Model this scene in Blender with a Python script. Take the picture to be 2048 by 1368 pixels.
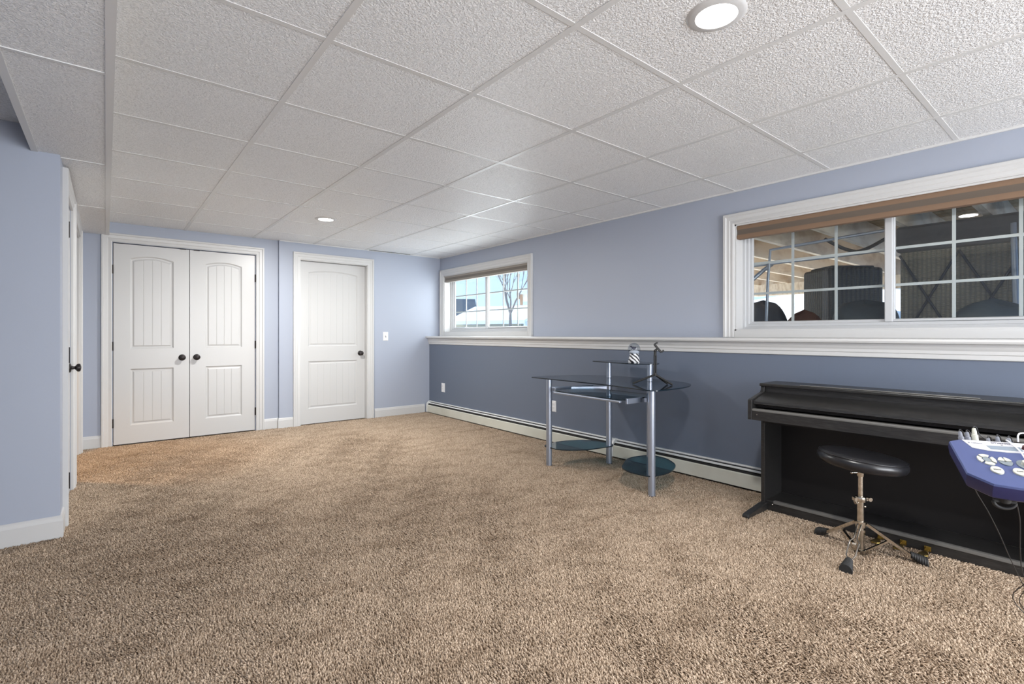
import bpy, bmesh, math, random
from mathutils import Vector, Matrix
from mathutils.geometry import tessellate_polygon
random.seed(7)
PI = math.pi
for o in list(bpy.data.objects): bpy.data.objects.remove(o)
SC = bpy.context.scene
COL = SC.collection

# ------------------------------------------------------------------ camera, world, sun, exposure
CAM_YAW = 39.25
cd = bpy.data.cameras.new('camera'); cam = bpy.data.objects.new('camera', cd); COL.objects.link(cam)
cam.location = (0, 0, 1.12); cam.rotation_euler = (PI/2, 0, -math.radians(CAM_YAW))
cd.sensor_width = 36; cd.lens = 994/2048*36; cd.shift_y = -15/2048; cd.clip_start = 0.02; cd.clip_end = 400
SC.camera = cam
SC.view_settings.view_transform = 'Standard'; SC.view_settings.look = 'None'
SC.view_settings.exposure = 0.28; SC.view_settings.gamma = 1.0; SC.view_settings.use_curve_mapping = False
SC.cycles.use_denoising = True
SC.cycles.max_bounces = 10; SC.cycles.diffuse_bounces = 6; SC.cycles.glossy_bounces = 4
SC.cycles.transparent_max_bounces = 16; SC.cycles.caustics_reflective = False; SC.cycles.caustics_refractive = False

W = bpy.data.worlds.new('world'); SC.world = W; W.use_nodes = True
wn = W.node_tree; wn.nodes.clear()
wo = wn.nodes.new('ShaderNodeOutputWorld'); wb = wn.nodes.new('ShaderNodeBackground')
tc = wn.nodes.new('ShaderNodeTexCoord'); sx = wn.nodes.new('ShaderNodeSeparateXYZ'); cr = wn.nodes.new('ShaderNodeValToRGB')
cr.color_ramp.elements[0].position = 0.0; cr.color_ramp.elements[0].color = (0.60, 0.78, 1.0, 1)
cr.color_ramp.elements[1].position = 0.35; cr.color_ramp.elements[1].color = (0.36, 0.60, 1.0, 1)
wn.links.new(tc.outputs['Generated'], sx.inputs[0]); wn.links.new(sx.outputs['Z'], cr.inputs[0])
wn.links.new(cr.outputs[0], wb.inputs['Color']); wb.inputs['Strength'].default_value = 1.2
wn.links.new(wb.outputs[0], wo.inputs[0])

sl = bpy.data.lights.new('sun', 'SUN'); sl.energy = 11; sl.angle = 0.01; sl.color = (1, 0.96, 0.9)
sun = bpy.data.objects.new('sun', sl); COL.objects.link(sun); sun.rotation_euler = (math.radians(70), 0, math.radians(-170))

def area(name, loc, rot, sx_, sy_, power, color=(1, 1, 1), shape='RECTANGLE', spread=PI):
    l = bpy.data.lights.new(name, 'AREA'); l.shape = shape; l.size = sx_; l.size_y = sy_; l.energy = power; l.color = color; l.spread = spread
    o = bpy.data.objects.new(name, l); COL.objects.link(o); o.location = loc; o.rotation_euler = rot
    return o
# added fill light in place of bounced flash, at the wall behind the camera
area('rear_fill', (1.9, -2.75, 1.15), (PI/2, 0, 0), 3.0, 1.9, 195, (0.98, 0.985, 1.0))
# daylight through the two windows in the right wall
area('window_daylight', (4.02, 5.28, 1.56), (PI/2, 0, PI/2), 1.5, 0.66, 21, (0.94, 0.97, 1.0))

# ------------------------------------------------------------------ materials
def mat(name, color, rough=0.5, metal=0.0, spec=0.5, bump=None, var=None, coat=0.0, emit=None, alpha=None):
    m = bpy.data.materials.new(name); m.use_nodes = True
    nt = m.node_tree; b = nt.nodes['Principled BSDF']
    b.inputs['Base Color'].default_value = (*color, 1); b.inputs['Roughness'].default_value = rough
    b.inputs['Metallic'].default_value = metal; b.inputs['Specular IOR Level'].default_value = spec
    b.inputs['Coat Weight'].default_value = coat
    if emit:
        b.inputs['Emission Color'].default_value = (*emit[0], 1); b.inputs['Emission Strength'].default_value = emit[1]
    co = nt.nodes.new('ShaderNodeTexCoord')
    def noise(scale, detail=3, stretch=None):
        n = nt.nodes.new('ShaderNodeTexNoise'); n.inputs['Scale'].default_value = scale; n.inputs['Detail'].default_value = detail
        if stretch:
            mp = nt.nodes.new('ShaderNodeMapping'); mp.inputs['Scale'].default_value = stretch
            nt.links.new(co.outputs['Object'], mp.inputs[0]); nt.links.new(mp.outputs[0], n.inputs['Vector'])
        else: nt.links.new(co.outputs['Object'], n.inputs['Vector'])
        return n
    if var:   # (color2, scale, lo, hi[, stretch])
        n = noise(var[1], 4, var[4] if len(var) > 4 else None); r = nt.nodes.new('ShaderNodeValToRGB')
        r.color_ramp.elements[0].position = var[2]; r.color_ramp.elements[1].position = var[3]
        r.color_ramp.elements[0].color = (*color, 1); r.color_ramp.elements[1].color = (*var[0], 1)
        nt.links.new(n.outputs['Fac'], r.inputs[0]); nt.links.new(r.outputs[0], b.inputs['Base Color'])
    if bump:  # (scale, strength, distance[, stretch])
        n = noise(bump[0], 2, bump[3] if len(bump) > 3 else None); bp = nt.nodes.new('ShaderNodeBump')
        bp.inputs['Strength'].default_value = bump[1]; bp.inputs['Distance'].default_value = bump[2]
        nt.links.new(n.outputs['Fac'], bp.inputs['Height']); nt.links.new(bp.outputs[0], b.inputs['Normal'])
    return m

def glass_mat(name, tint, refl_rough=0.0, ior=1.5, boost=1.0):
    m = bpy.data.materials.new(name); m.use_nodes = True; nt = m.node_tree; nt.nodes.clear()
    out = nt.nodes.new('ShaderNodeOutputMaterial'); mx = nt.nodes.new('ShaderNodeMixShader')
    tr = nt.nodes.new('ShaderNodeBsdfTransparent'); gl = nt.nodes.new('ShaderNodeBsdfGlossy')
    tr.inputs[0].default_value = (*tint, 1); gl.inputs['Roughness'].default_value = refl_rough
    gl.inputs['Color'].default_value = (boost, boost, boost, 1)
    # Schlick reflectance that is the same from both faces of the pane
    ge = nt.nodes.new('ShaderNodeNewGeometry'); dt = nt.nodes.new('ShaderNodeVectorMath'); dt.operation = 'DOT_PRODUCT'
    nt.links.new(ge.outputs['Normal'], dt.inputs[0]); nt.links.new(ge.outputs['Incoming'], dt.inputs[1])
    def mm(op, a, b=None):
        n = nt.nodes.new('ShaderNodeMath'); n.operation = op
        for i, v in enumerate((a, b)):
            if v is None: continue
            if isinstance(v, (int, float)): n.inputs[i].default_value = v
            else: nt.links.new(v, n.inputs[i])
        return n.outputs[0]
    f0 = ((ior-1)/(ior+1))**2
    fac = mm('ADD', mm('MULTIPLY', mm('POWER', mm('SUBTRACT', 1.0, mm('ABSOLUTE', dt.outputs['Value'])), 5.0), 1-f0), f0)
    nt.links.new(fac, mx.inputs[0]); nt.links.new(tr.outputs[0], mx.inputs[1]); nt.links.new(gl.outputs[0], mx.inputs[2])
    nt.links.new(mx.outputs[0], out.inputs[0]); return m

M = {}
M['wall'] = mat('blue_grey_paint', (0.392, 0.430, 0.515), 0.5, bump=(260, 0.06, 0.002))
M['slate'] = mat('slate_blue_paint', (0.140, 0.168, 0.226), 0.42, bump=(260, 0.06, 0.002))
M['white'] = mat('white_trim_paint', (0.61, 0.61, 0.605), 0.35)
M['door'] = mat('white_door_paint', (0.57, 0.57, 0.565), 0.33, bump=(60, 0.05, 0.002, (6, 6, 0.6)))
M['vinyl'] = mat('white_vinyl', (0.55, 0.56, 0.57), 0.3)
M['bronze'] = mat('oil_rubbed_bronze', (0.035, 0.03, 0.03), 0.38, 0.7)
M['grid'] = mat('white_grid_metal', (0.70, 0.70, 0.69), 0.35)
M['black'] = mat('dark_gap', (0.01, 0.01, 0.012), 0.8)
M['cream'] = mat('cream_enamel', (0.66, 0.66, 0.58), 0.4, var=((0.56, 0.55, 0.47), 3, 0.45, 0.75))
M['enamel'] = mat('white_enamel', (0.74, 0.75, 0.74), 0.35)
M['fin'] = mat('dark_fin', (0.03, 0.03, 0.03), 0.6, 0.3)
M['plastic'] = mat('white_plastic', (0.82, 0.82, 0.83), 0.3)
M['silver'] = mat('silver_powder_coat', (0.37, 0.41, 0.49), 0.33, 0.75)
M['dglass'] = glass_mat('smoked_glass', (0.50, 0.56, 0.60), 0.01, 1.45)
M['tglass'] = glass_mat('teal_glass', (0.27, 0.47, 0.55), 0.02, 1.45)
M['glassedge'] = mat('dark_glass_edge', (0.008, 0.016, 0.024), 0.15)
M['pane'] = glass_mat('window_glass', (0.96, 0.98, 0.975), 0.0, 1.5)
M['piano'] = mat('black_woodgrain', (0.014, 0.0135, 0.0135), 0.34, bump=(40, 0.35, 0.0012, (8, 1, 8)), var=((0.032, 0.031, 0.030), 30, 0.4, 0.8, (6, .6, 6)))
M['panel'] = mat('black_panel', (0.008, 0.007, 0.007), 0.55, spec=.3)
M['lip'] = mat('lighter_black_edge', (0.12, 0.117, 0.11), 0.38)  # strips along the piano edges, lighter than the black woodgrain
M['vinylseat'] = mat('black_vinyl', (0.012, 0.012, 0.014), 0.28, bump=(220, 0.12, 0.001))
M['chrome'] = mat('worn_chrome', (0.62, 0.58, 0.52), 0.22, 1.0, var=((0.40, 0.36, 0.30), 60, 0.4, 0.7))
M['rubber'] = mat('black_rubber', (0.014, 0.014, 0.014), 0.65)
M['brass'] = mat('brass', (0.50, 0.36, 0.11), 0.22, 1.0)
M['blue'] = mat('violet_blue_plastic', (0.062, 0.082, 0.200), 0.36)
M['navy'] = mat('dark_blue_plastic', (0.018, 0.020, 0.085), 0.34)
M['panelwhite'] = mat('pearl_panel', (0.50, 0.50, 0.53), 0.35)
M['lcd'] = mat('grey_lcd', (0.20, 0.24, 0.29), 0.15)
M['button'] = mat('ivory_button', (0.50, 0.50, 0.43), 0.4)
M['greybutton'] = mat('grey_button', (0.18, 0.21, 0.23), 0.4)
M['ink'] = mat('dark_ink', (0.05, 0.05, 0.09), 0.5)
M['redink'] = mat('red_ink', (0.45, 0.12, 0.10), 0.5)
M['cord'] = mat('black_cord', (0.012, 0.012, 0.014), 0.5)
M['wcord'] = mat('white_cord', (0.78, 0.78, 0.80), 0.4)
M['greyplug'] = mat('grey_plug', (0.17, 0.18, 0.21), 0.4)
M['maroon'] = mat('maroon_knob', (0.06, 0.01, 0.012), 0.3)
M['shade'] = mat('brown_woven_shade', (0.215, 0.135, 0.085), 0.75, bump=(40, 0.3, 0.001, (1, 1, 20)))
M['shade2'] = mat('taupe_woven_shade', (0.125, 0.098, 0.076), 0.75, bump=(40, 0.3, 0.001, (1, 1, 20)))
M['shade3'] = mat('grey_taupe_woven_shade', (0.30, 0.27, 0.235), 0.75, bump=(40, 0.3, 0.001, (1, 1, 20)))
M['shade4'] = mat('dark_taupe_woven_shade', (0.17, 0.15, 0.13), 0.75, bump=(40, 0.3, 0.001, (1, 1, 20)))
M['lamp'] = mat('lamp_lens', (1, 1, 1), 0.4, emit=((1.0, 0.985, 0.94), 9.0))
M['snow'] = mat('snow', (0.86, 0.89, 0.93), 0.7, bump=(6, 0.3, 0.03))
M['bark'] = mat('grey_bark', (0.20, 0.18, 0.17), 0.8)
M['conifer'] = mat('winter_woods', (0.06, 0.065, 0.07), 0.9, var=((0.13, 0.13, 0.14), 2.0, 0.4, 0.7))
M['siding'] = mat('tan_siding', (0.47, 0.43, 0.32), 0.7)
M['soffitbrown'] = mat('brown_eave', (0.30, 0.19, 0.13), 0.7)
M['slateroof'] = mat('dark_slate_roof', (0.13, 0.14, 0.155), 0.8)
M['hwhite'] = mat('house_white_trim', (0.8, 0.8, 0.8), 0.6)
M['deckwood'] = mat('weathered_deck_wood', (0.78, 0.68, 0.54), 0.7, var=((0.52, 0.40, 0.28), 5, 0.45, 0.75, (0.7, 6, 2)), bump=(30, 0.3, 0.003, (0.5, 6, 6)))
M['decktan'] = mat('tan_deck_boards', (0.48, 0.33, 0.18), 0.7, var=((0.30, 0.19, 0.09), 5, 0.4, 0.75, (0.7, 6, 2)))
M['wicker'] = None
M['tarp'] = mat('dark_green_tarp', (0.022, 0.030, 0.030), 0.55, bump=(9, 0.5, 0.02))
M['blacktarp'] = mat('charcoal_cover', (0.03, 0.032, 0.038), 0.5, bump=(9, 0.5, 0.02))
M['rust'] = mat('brown_cushion', (0.12, 0.06, 0.045), 0.7, bump=(25, 0.6, 0.01))
M['alu'] = mat('grey_tube', (0.30, 0.32, 0.36), 0.4, 0.6)
M['globeglass'] = glass_mat('globe_glass', (0.74, 0.77, 0.81), 0.0, 1.5)
M['warmwall'] = mat('warm_room_paint', (0.55, 0.5, 0.42), 0.6)

def carpet_material():
    m = bpy.data.materials.new('tan_plush_carpet'); m.use_nodes = True; nt = m.node_tree; b = nt.nodes['Principled BSDF']; L = nt.links
    b.inputs['Roughness'].default_value = 0.9; b.inputs['Specular IOR Level'].default_value = 0.15
    ge = nt.nodes.new('ShaderNodeNewGeometry'); r = nt.nodes.new('ShaderNodeValToRGB'); e = r.color_ramp.elements
    e[0].position = .0; e[0].color = (.31, .230, .160, 1); e[1].position = 1; e[1].color = (.66, .525, .40, 1)
    L.new(ge.outputs['Random Per Island'], r.inputs[0])
    # wear and brushed-pile shading put into the yarn colour as faint patches and streaks
    co = nt.nodes.new('ShaderNodeTexCoord'); mp = nt.nodes.new('ShaderNodeMapping'); mp.inputs['Rotation'].default_value = (0, 0, .6); mp.inputs['Scale'].default_value = (1, 2.6, 1)
    n1 = nt.nodes.new('ShaderNodeTexNoise'); n1.inputs['Scale'].default_value = 2.6; n1.inputs['Detail'].default_value = 6; n1.inputs['Roughness'].default_value = .68
    L.new(co.outputs['Object'], mp.inputs[0]); L.new(mp.outputs[0], n1.inputs['Vector'])
    r2 = nt.nodes.new('ShaderNodeValToRGB'); r2.color_ramp.elements[0].position = .32; r2.color_ramp.elements[0].color = (.75, .72, .69, 1)
    r2.color_ramp.elements[1].position = .52; r2.color_ramp.elements[1].color = (1, 1, 1, 1)
    L.new(n1.outputs['Fac'], r2.inputs[0])
    mu = nt.nodes.new('ShaderNodeMix'); mu.data_type = 'RGBA'; mu.blend_type = 'MULTIPLY'; mu.inputs[0].default_value = 1
    L.new(r.outputs[0], mu.inputs[6]); L.new(r2.outputs[0], mu.inputs[7]); L.new(mu.outputs[2], b.inputs['Base Color'])
    return m
M['carpet'] = carpet_material()
M['carpetback'] = mat('carpet_backing', (.30, .23, .165), .95, var=((.40, .32, .24), 60, .4, .7))

def tile_material():
    m = bpy.data.materials.new('stippled_ceiling_tile'); m.use_nodes = True; nt = m.node_tree; b = nt.nodes['Principled BSDF']; L = nt.links
    b.inputs['Base Color'].default_value = (.80, .80, .79, 1); b.inputs['Roughness'].default_value = .36; b.inputs['Specular IOR Level'].default_value = .45
    co = nt.nodes.new('ShaderNodeTexCoord')
    n = nt.nodes.new('ShaderNodeTexNoise'); n.inputs['Scale'].default_value = 105; n.inputs['Detail'].default_value = 3; n.inputs['Distortion'].default_value = .8
    L.new(co.outputs['Object'], n.inputs['Vector'])
    r = nt.nodes.new('ShaderNodeValToRGB'); r.color_ramp.elements[0].position = .36; r.color_ramp.elements[1].position = .62
    L.new(n.outputs['Fac'], r.inputs[0])
    r2 = nt.nodes.new('ShaderNodeValToRGB'); r2.color_ramp.elements[0].color = (.74, .74, .735, 1); r2.color_ramp.elements[1].color = (.93, .93, .925, 1)
    r2.color_ramp.elements[0].position = .3; r2.color_ramp.elements[1].position = .55
    L.new(n.outputs['Fac'], r2.inputs[0]); L.new(r2.outputs[0], b.inputs['Base Color'])
    bp = nt.nodes.new('ShaderNodeBump'); bp.inputs['Strength'].default_value = .75; bp.inputs['Distance'].default_value = .0045
    L.new(r.outputs[0], bp.inputs['Height']); L.new(bp.outputs[0], b.inputs['Normal']); return m
M['tile'] = tile_material()

def wicker_material(name, c1, c2, s=55):
    m = bpy.data.materials.new(name); m.use_nodes = True; nt = m.node_tree; b = nt.nodes['Principled BSDF']; L = nt.links
    b.inputs['Roughness'].default_value = .6
    co = nt.nodes.new('ShaderNodeTexCoord')
    w1 = nt.nodes.new('ShaderNodeTexWave'); w1.bands_direction = 'Y'; w1.inputs['Scale'].default_value = s*.22; w1.inputs['Distortion'].default_value = .6
    w2 = nt.nodes.new('ShaderNodeTexWave'); w2.bands_direction = 'Z'; w2.inputs['Scale'].default_value = s*.6; w2.inputs['Distortion'].default_value = 1.2
    for w in (w1, w2): L.new(co.outputs['Object'], w.inputs['Vector'])
    mu = nt.nodes.new('ShaderNodeMath'); mu.operation = 'MULTIPLY'; L.new(w1.outputs['Fac'], mu.inputs[0]); L.new(w2.outputs['Fac'], mu.inputs[1])
    r = nt.nodes.new('ShaderNodeValToRGB'); r.color_ramp.elements[0].color = (*c1, 1); r.color_ramp.elements[1].color = (*c2, 1); r.color_ramp.elements[1].position = .6
    L.new(mu.outputs[0], r.inputs[0]); L.new(r.outputs[0], b.inputs['Base Color'])
    bp = nt.nodes.new('ShaderNodeBump'); bp.inputs['Strength'].default_value = .6; bp.inputs['Distance'].default_value = .006
    L.new(mu.outputs[0], bp.inputs['Height']); L.new(bp.outputs[0], b.inputs['Normal']); return m
M['wicker'] = wicker_material('tan_wicker', (.10, .085, .06), (.30, .26, .19))
M['darkwicker'] = wicker_material('dark_wicker', (.03, .028, .022), (.13, .115, .09))

def zebra_material():
    m = bpy.data.materials.new('black_white_stripes'); m.use_nodes = True; nt = m.node_tree; b = nt.nodes['Principled BSDF']; L = nt.links
    co = nt.nodes.new('ShaderNodeTexCoord'); mp = nt.nodes.new('ShaderNodeMapping'); mp.inputs['Rotation'].default_value = (0, .9, .4)
    w = nt.nodes.new('ShaderNodeTexWave'); w.inputs['Scale'].default_value = 13; w.inputs['Distortion'].default_value = 2.5; w.inputs['Detail Scale'].default_value = 1.5
    L.new(co.outputs['Object'], mp.inputs[0]); L.new(mp.outputs[0], w.inputs['Vector'])
    r = nt.nodes.new('ShaderNodeValToRGB'); r.color_ramp.interpolation = 'CONSTANT'; r.color_ramp.elements[0].color = (.015, .015, .02, 1)
    r.color_ramp.elements[1].color = (.85, .86, .88, 1); r.color_ramp.elements[1].position = .45
    L.new(w.outputs['Fac'], r.inputs[0]); L.new(r.outputs[0], b.inputs['Base Color']); b.inputs['Roughness'].default_value = .35; return m
M['zebra'] = zebra_material()

# ------------------------------------------------------------------ mesh helpers
class MB:
    def __init__(s): s.b = bmesh.new()
    def box(s, x0, x1, y0, y1, z0, z1):
        v = [s.b.verts.new(p) for p in ((x0,y0,z0),(x1,y0,z0),(x1,y1,z0),(x0,y1,z0),(x0,y0,z1),(x1,y0,z1),(x1,y1,z1),(x0,y1,z1))]
        for f in ((3,2,1,0),(4,5,6,7),(0,1,5,4),(1,2,6,5),(2,3,7,6),(3,0,4,7)): s.b.faces.new([v[i] for i in f])
        return s
    def face(s, pts): s.b.faces.new([s.b.verts.new(p) for p in pts]); return s
    def loops(s, rings, closed=True, cap=True):
        vs = [[s.b.verts.new(p) for p in r] for r in rings]
        n = len(vs[0])
        for a, c in zip(vs, vs[1:]):
            for i in range(n if closed else n-1):
                j = (i+1) % n
                s.b.faces.new((a[i], a[j], c[j], c[i]))
        if cap:
            s.b.faces.new(list(reversed(vs[0]))); s.b.faces.new(vs[-1])
        return s
    def tube(s, pts, r, n=12, cap=True):
        pts = [Vector(p) for p in pts]; rings = []
        rs = r if isinstance(r, (list, tuple)) else [r]*len(pts)
        t = (pts[1]-pts[0]).normalized(); up = Vector((0, 0, 1)) if abs(t.z) < .9 else Vector((1, 0, 0))
        u = t.cross(up).normalized()
        for i, p in enumerate(pts):
            if i == 0: d = pts[1]-pts[0]
            elif i == len(pts)-1: d = pts[-1]-pts[-2]
            else: d = (pts[i+1]-p).normalized()+(p-pts[i-1]).normalized()
            d.normalize(); u = (u-d*u.dot(d)).normalized(); w = d.cross(u)
            rings.append([p+(u*math.cos(2*PI*k/n)+w*math.sin(2*PI*k/n))*rs[i] for k in range(n)])
        return s.loops(rings, True, cap)
    def bar(s, p, q, w, h, up=(0, 0, 1)):
        p, q, up = Vector(p), Vector(q), Vector(up); d = (q-p).normalized(); u = d.cross(up).normalized(); w_ = u.cross(d)
        r = lambda c: [c+u*(a*w/2)+w_*(b_*h/2) for a, b_ in ((-1,-1),(1,-1),(1,1),(-1,1))]
        return s.loops([r(p), r(q)])
    def lathe(s, prof, c=(0, 0, 0), n=32, axis=(0, 0, 1)):
        c = Vector(c); ax = Vector(axis).normalized(); u = ax.orthogonal().normalized(); w = ax.cross(u)
        rings = [[c+ax*z+(u*math.cos(2*PI*k/n)+w*math.sin(2*PI*k/n))*max(r, 1e-5) for k in range(n)] for r, z in prof]
        return s.loops(rings)
    def prism(s, poly, f0, f1):
        """poly: 2D points; f0/f1 map a 2D point to the two end positions"""
        return s.loops([[f0(p) for p in poly], [f1(p) for p in poly]])
    def ball(s, c, r, seg=20, ring=12, sc=(1, 1, 1)):
        m_ = Matrix.Translation(c) @ Matrix.Diagonal((r*sc[0], r*sc[1], r*sc[2], 1))
        bmesh.ops.create_uvsphere(s.b, u_segments=seg, v_segments=ring, radius=1, matrix=m_); return s
    def build(s, name, m, parent=None, smooth=35, bevel=0, seg=2, label=None, clean=True):
        if clean: bmesh.ops.recalc_face_normals(s.b, faces=s.b.faces[:])
        me = bpy.data.meshes.new(name); s.b.to_mesh(me); s.b.free()
        for x in (m if isinstance(m, (list, tuple)) else [m]): me.materials.append(x)
        if smooth:
            me.polygons.foreach_set('use_smooth', [True]*len(me.polygons)); me.set_sharp_from_angle(angle=math.radians(smooth))
        o = bpy.data.objects.new(name, me); COL.objects.link(o)
        if parent:
            o.parent = parent; o.matrix_parent_inverse = parent.matrix_world.inverted() if parent.type == 'MESH' else Matrix.Translation(parent.location).inverted()
        if bevel:
            bv = o.modifiers.new('bevel', 'BEVEL'); bv.width = bevel; bv.segments = seg; bv.limit_method = 'ANGLE'; bv.angle_limit = math.radians(40)
        if label: o['label'] = label
        return o

def tag(o, label, cat, group=None, kind=None):
    o['label'] = label; o['category'] = cat
    if group: o['group'] = group
    if kind: o['kind'] = kind
    return o
def thing(name, label, cat, loc=(0, 0, 0), group=None):
    o = bpy.data.objects.new(name, None); COL.objects.link(o); o.location = loc; o.empty_display_size = .1
    return tag(o, label, cat, group)
def struct(o): o['kind'] = 'structure'; return o

def holed_wall(name, m, outer, holes, mapf, thick, parent=None):
    """outer/holes in 2D; mapf(p, d) -> 3D with d the depth behind the face"""
    mb = MB(); polys = [outer]+holes
    flat = [p for pl in polys for p in pl]
    tris = tessellate_polygon([[Vector((p[0], p[1], 0)) for p in pl] for pl in polys])
    A = [mb.b.verts.new(mapf(p, 0)) for p in flat]; B = [mb.b.verts.new(mapf(p, thick)) for p in flat]
    for t in tris:
        mb.b.faces.new([A[i] for i in t]); mb.b.faces.new([B[i] for i in reversed(t)])
    k = 0
    for pl in polys:
        n = len(pl)
        for i in range(n):
            j = (i+1) % n
            mb.b.faces.new((A[k+i], A[k+j], B[k+j], B[k+i]))
        k += n
    return mb.build(name, m, parent, smooth=0)
def rect(a0, a1, b0, b1): return [(a0, b0), (a1, b0), (a1, b1), (a0, b1)]

def sweep(mb, path, prof, mapf, closed=False):
    """mitred sweep: path of 2D points, prof = [(offset to the left of travel, height)], mapf(p2d, h) -> 3D"""
    n = len(path); P = [Vector(p) for p in path]; rings = []
    for i in range(n):
        if closed: a, c = P[i]-P[i-1], P[(i+1) % n]-P[i]
        else:
            a = P[i]-P[i-1] if i else P[1]-P[0]; c = P[i+1]-P[i] if i < n-1 else P[i]-P[i-1]
        a.normalize(); c.normalize(); na = Vector((-a.y, a.x)); nc = Vector((-c.y, c.x))
        mdir = (na+nc)/(1+na.dot(nc))
        rings.append([mapf(P[i]+mdir*o_, h) for o_, h in prof])
    if closed: rings.append(rings[0])
    vs = []
    for k, r in enumerate(rings):
        vs.append(vs[0] if closed and k == n else [mb.b.verts.new(p) for p in r])
    m_ = len(prof)
    for a, c in zip(vs, vs[1:]):
        for i in range(m_):
            j = (i+1) % m_; mb.b.faces.new((a[i], a[j], c[j], c[i]))
    if not closed:
        mb.b.faces.new(vs[0]); mb.b.faces.new(list(reversed(vs[-1])))
    return mb

CEIL = 2.24; YB = 6.32; YC = 6.36; XR = 3.80; XH = 3.62; XL = -0.195; YS = 3.69
BACK = lambda p, d: Vector((p[0], YB+d, p[1]))
CLOS = lambda p, d: Vector((p[0], YC+d, p[1]))
RIGHT = lambda p, d: Vector((XR+d, p[0], p[1]))
LEFT = lambda p, d: Vector((XL-d, p[0], p[1]))
REAR = lambda p, d: Vector((p[0], -2.6-d, p[1]))

# ------------------------------------------------------------------ shell
mb = MB(); mb.box(-3.3, 3.9, -2.8, 7.6, -.1, -.004); floor = struct(mb.build('floor', M['carpetback'], smooth=0))
import numpy as np
def pile(x0, x1, y0, y1, near, far, step, h, r, seed):
    """tufts of yarn over the floor between two distances from the viewpoint"""
    rg = np.random.default_rng(seed)
    gx, gy = np.meshgrid(np.arange(x0, x1, step), np.arange(y0, y1, step)); gx = gx.ravel(); gy = gy.ravel()
    gx = gx+rg.uniform(-.5, .5, gx.size)*step; gy = gy+rg.uniform(-.5, .5, gx.size)*step
    D = gx*.6326+gy*.7745; S = gx*.7745-gy*.6326
    k = (D > near) & (D <= far) & (np.abs(S) < D*1.09+.75)
    gx, gy = gx[k], gy[k]; n = gx.size
    # slow swirls give the lay of the pile, as brushing and feet leave it
    def swirl(a, b_, c, d): return np.sin(gx*a+gy*b_+c)*np.cos(gx*d-gy*a*.7+c*2)
    lay = .9*swirl(2.1, 1.3, .4, 1.7)+.7*swirl(5.3, -4.1, 1.9, 6.2)+.5*swirl(13, 9, 2.2, -11)+.4*swirl(31, -23, .7, 27)
    ang = 2.2+lay*1.3+rg.normal(0, .9, n); lean = np.clip(.55+.45*lay+rg.normal(0, .35, n), -.2, 1.5)
    hh = h*rg.uniform(.65, 1.15, n); rr = r*rg.uniform(.75, 1.25, n)
    dx, dy = np.cos(ang)*lean*hh, np.sin(ang)*lean*hh; t0 = rg.uniform(0, 6.28, n)
    V = np.empty((n, 7, 3))
    for i in range(3):
        a = t0+i*2*np.pi/3
        V[:, i] = np.stack([gx+np.cos(a)*rr*.7, gy+np.sin(a)*rr*.7, np.full(n, -.004)], 1)
        V[:, 3+i] = np.stack([gx+dx*.6+np.cos(a)*rr, gy+dy*.6+np.sin(a)*rr, -.004+hh*.66], 1)
    V[:, 6] = np.stack([gx+dx, gy+dy, -.004+hh], 1)
    F = []
    for i in range(3):
        j = (i+1) % 3; F += [(i, j, 3+j), (i, 3+j, 3+i), (3+i, 3+j, 6)]
    F = (np.array(F)[None]+(np.arange(n)*7)[:, None, None]).reshape(-1, 3)
    return V.reshape(-1, 3), F
parts = [pile(-1.6, 3.56, -1.6, 6.33, .55, 7.4, .0062, .0148, .0036, 1)]
off = 0; VV = []; FF = []
for v_, f_ in parts: VV.append(v_); FF.append(f_+off); off += len(v_)
VV = np.concatenate(VV); FF = np.concatenate(FF)
me = bpy.data.meshes.new('carpet_pile'); me.vertices.add(len(VV)); me.vertices.foreach_set('co', VV.ravel())
me.loops.add(FF.size); me.loops.foreach_set('vertex_index', FF.ravel().astype(np.int32))
me.polygons.add(len(FF)); me.polygons.foreach_set('loop_start', np.arange(0, FF.size, 3, dtype=np.int32)); me.polygons.foreach_set('loop_total', np.full(len(FF), 3, dtype=np.int32))
me.polygons.foreach_set('use_smooth', np.ones(len(FF), dtype=bool)); me.update(calc_edges=True); me.materials.append(M['carpet'])
po = bpy.data.objects.new('carpet_pile', me); COL.objects.link(po); po.parent = floor; po['kind'] = 'stuff'
print('TUFTS', len(VV)//7)
mb = MB(); mb.box(-3.3, 3.95, -2.8, 7.6, CEIL, CEIL+.1); ceiling = struct(mb.build('ceiling', M['tile'], smooth=0))
# suspended grid: mains towards the back wall every 0.664 m, cross tees between them
mb = MB(); T = .665; gx0 = .656; gy0 = .596
xs = [gx0+T*i for i in range(5)]; ys = [gy0+.655*i for i in range(-4, 9)]
for x in xs: mb.box(x-.013, x+.013, -2.6, YC if x < 1.6 else YB, CEIL-.0025, CEIL+.01)
edges = [.024]+xs+[XR]
for a, c in zip(edges, edges[1:]):
    for y in ys:
        lo = a+(.013 if a > .1 else 0); hi = c-(.013 if c < 3.7 else 0)
        mb.box(lo, hi, y-.012, y+.012, CEIL-.0018, CEIL+.01)
mb.build('ceiling_grid', M['grid'], ceiling, smooth=0)
mb = MB(); mb.box(2.70, 3.30, YB-.035, YB-.022, CEIL-.004, CEIL+.01); mb.build('tile_gap', M['black'], ceiling, smooth=0)  # black strip painted for the shade where a tile is lifted
mb = MB(); mb.box(XR-.012, XR+.01, -2.6, YB, CEIL-.012, CEIL+.01); mb.box(1.6, XR, YB-.01, YB+.02, CEIL-.008, CEIL+.01)
mb.build('wall_angle', M['grid'], ceiling, smooth=0)

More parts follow.
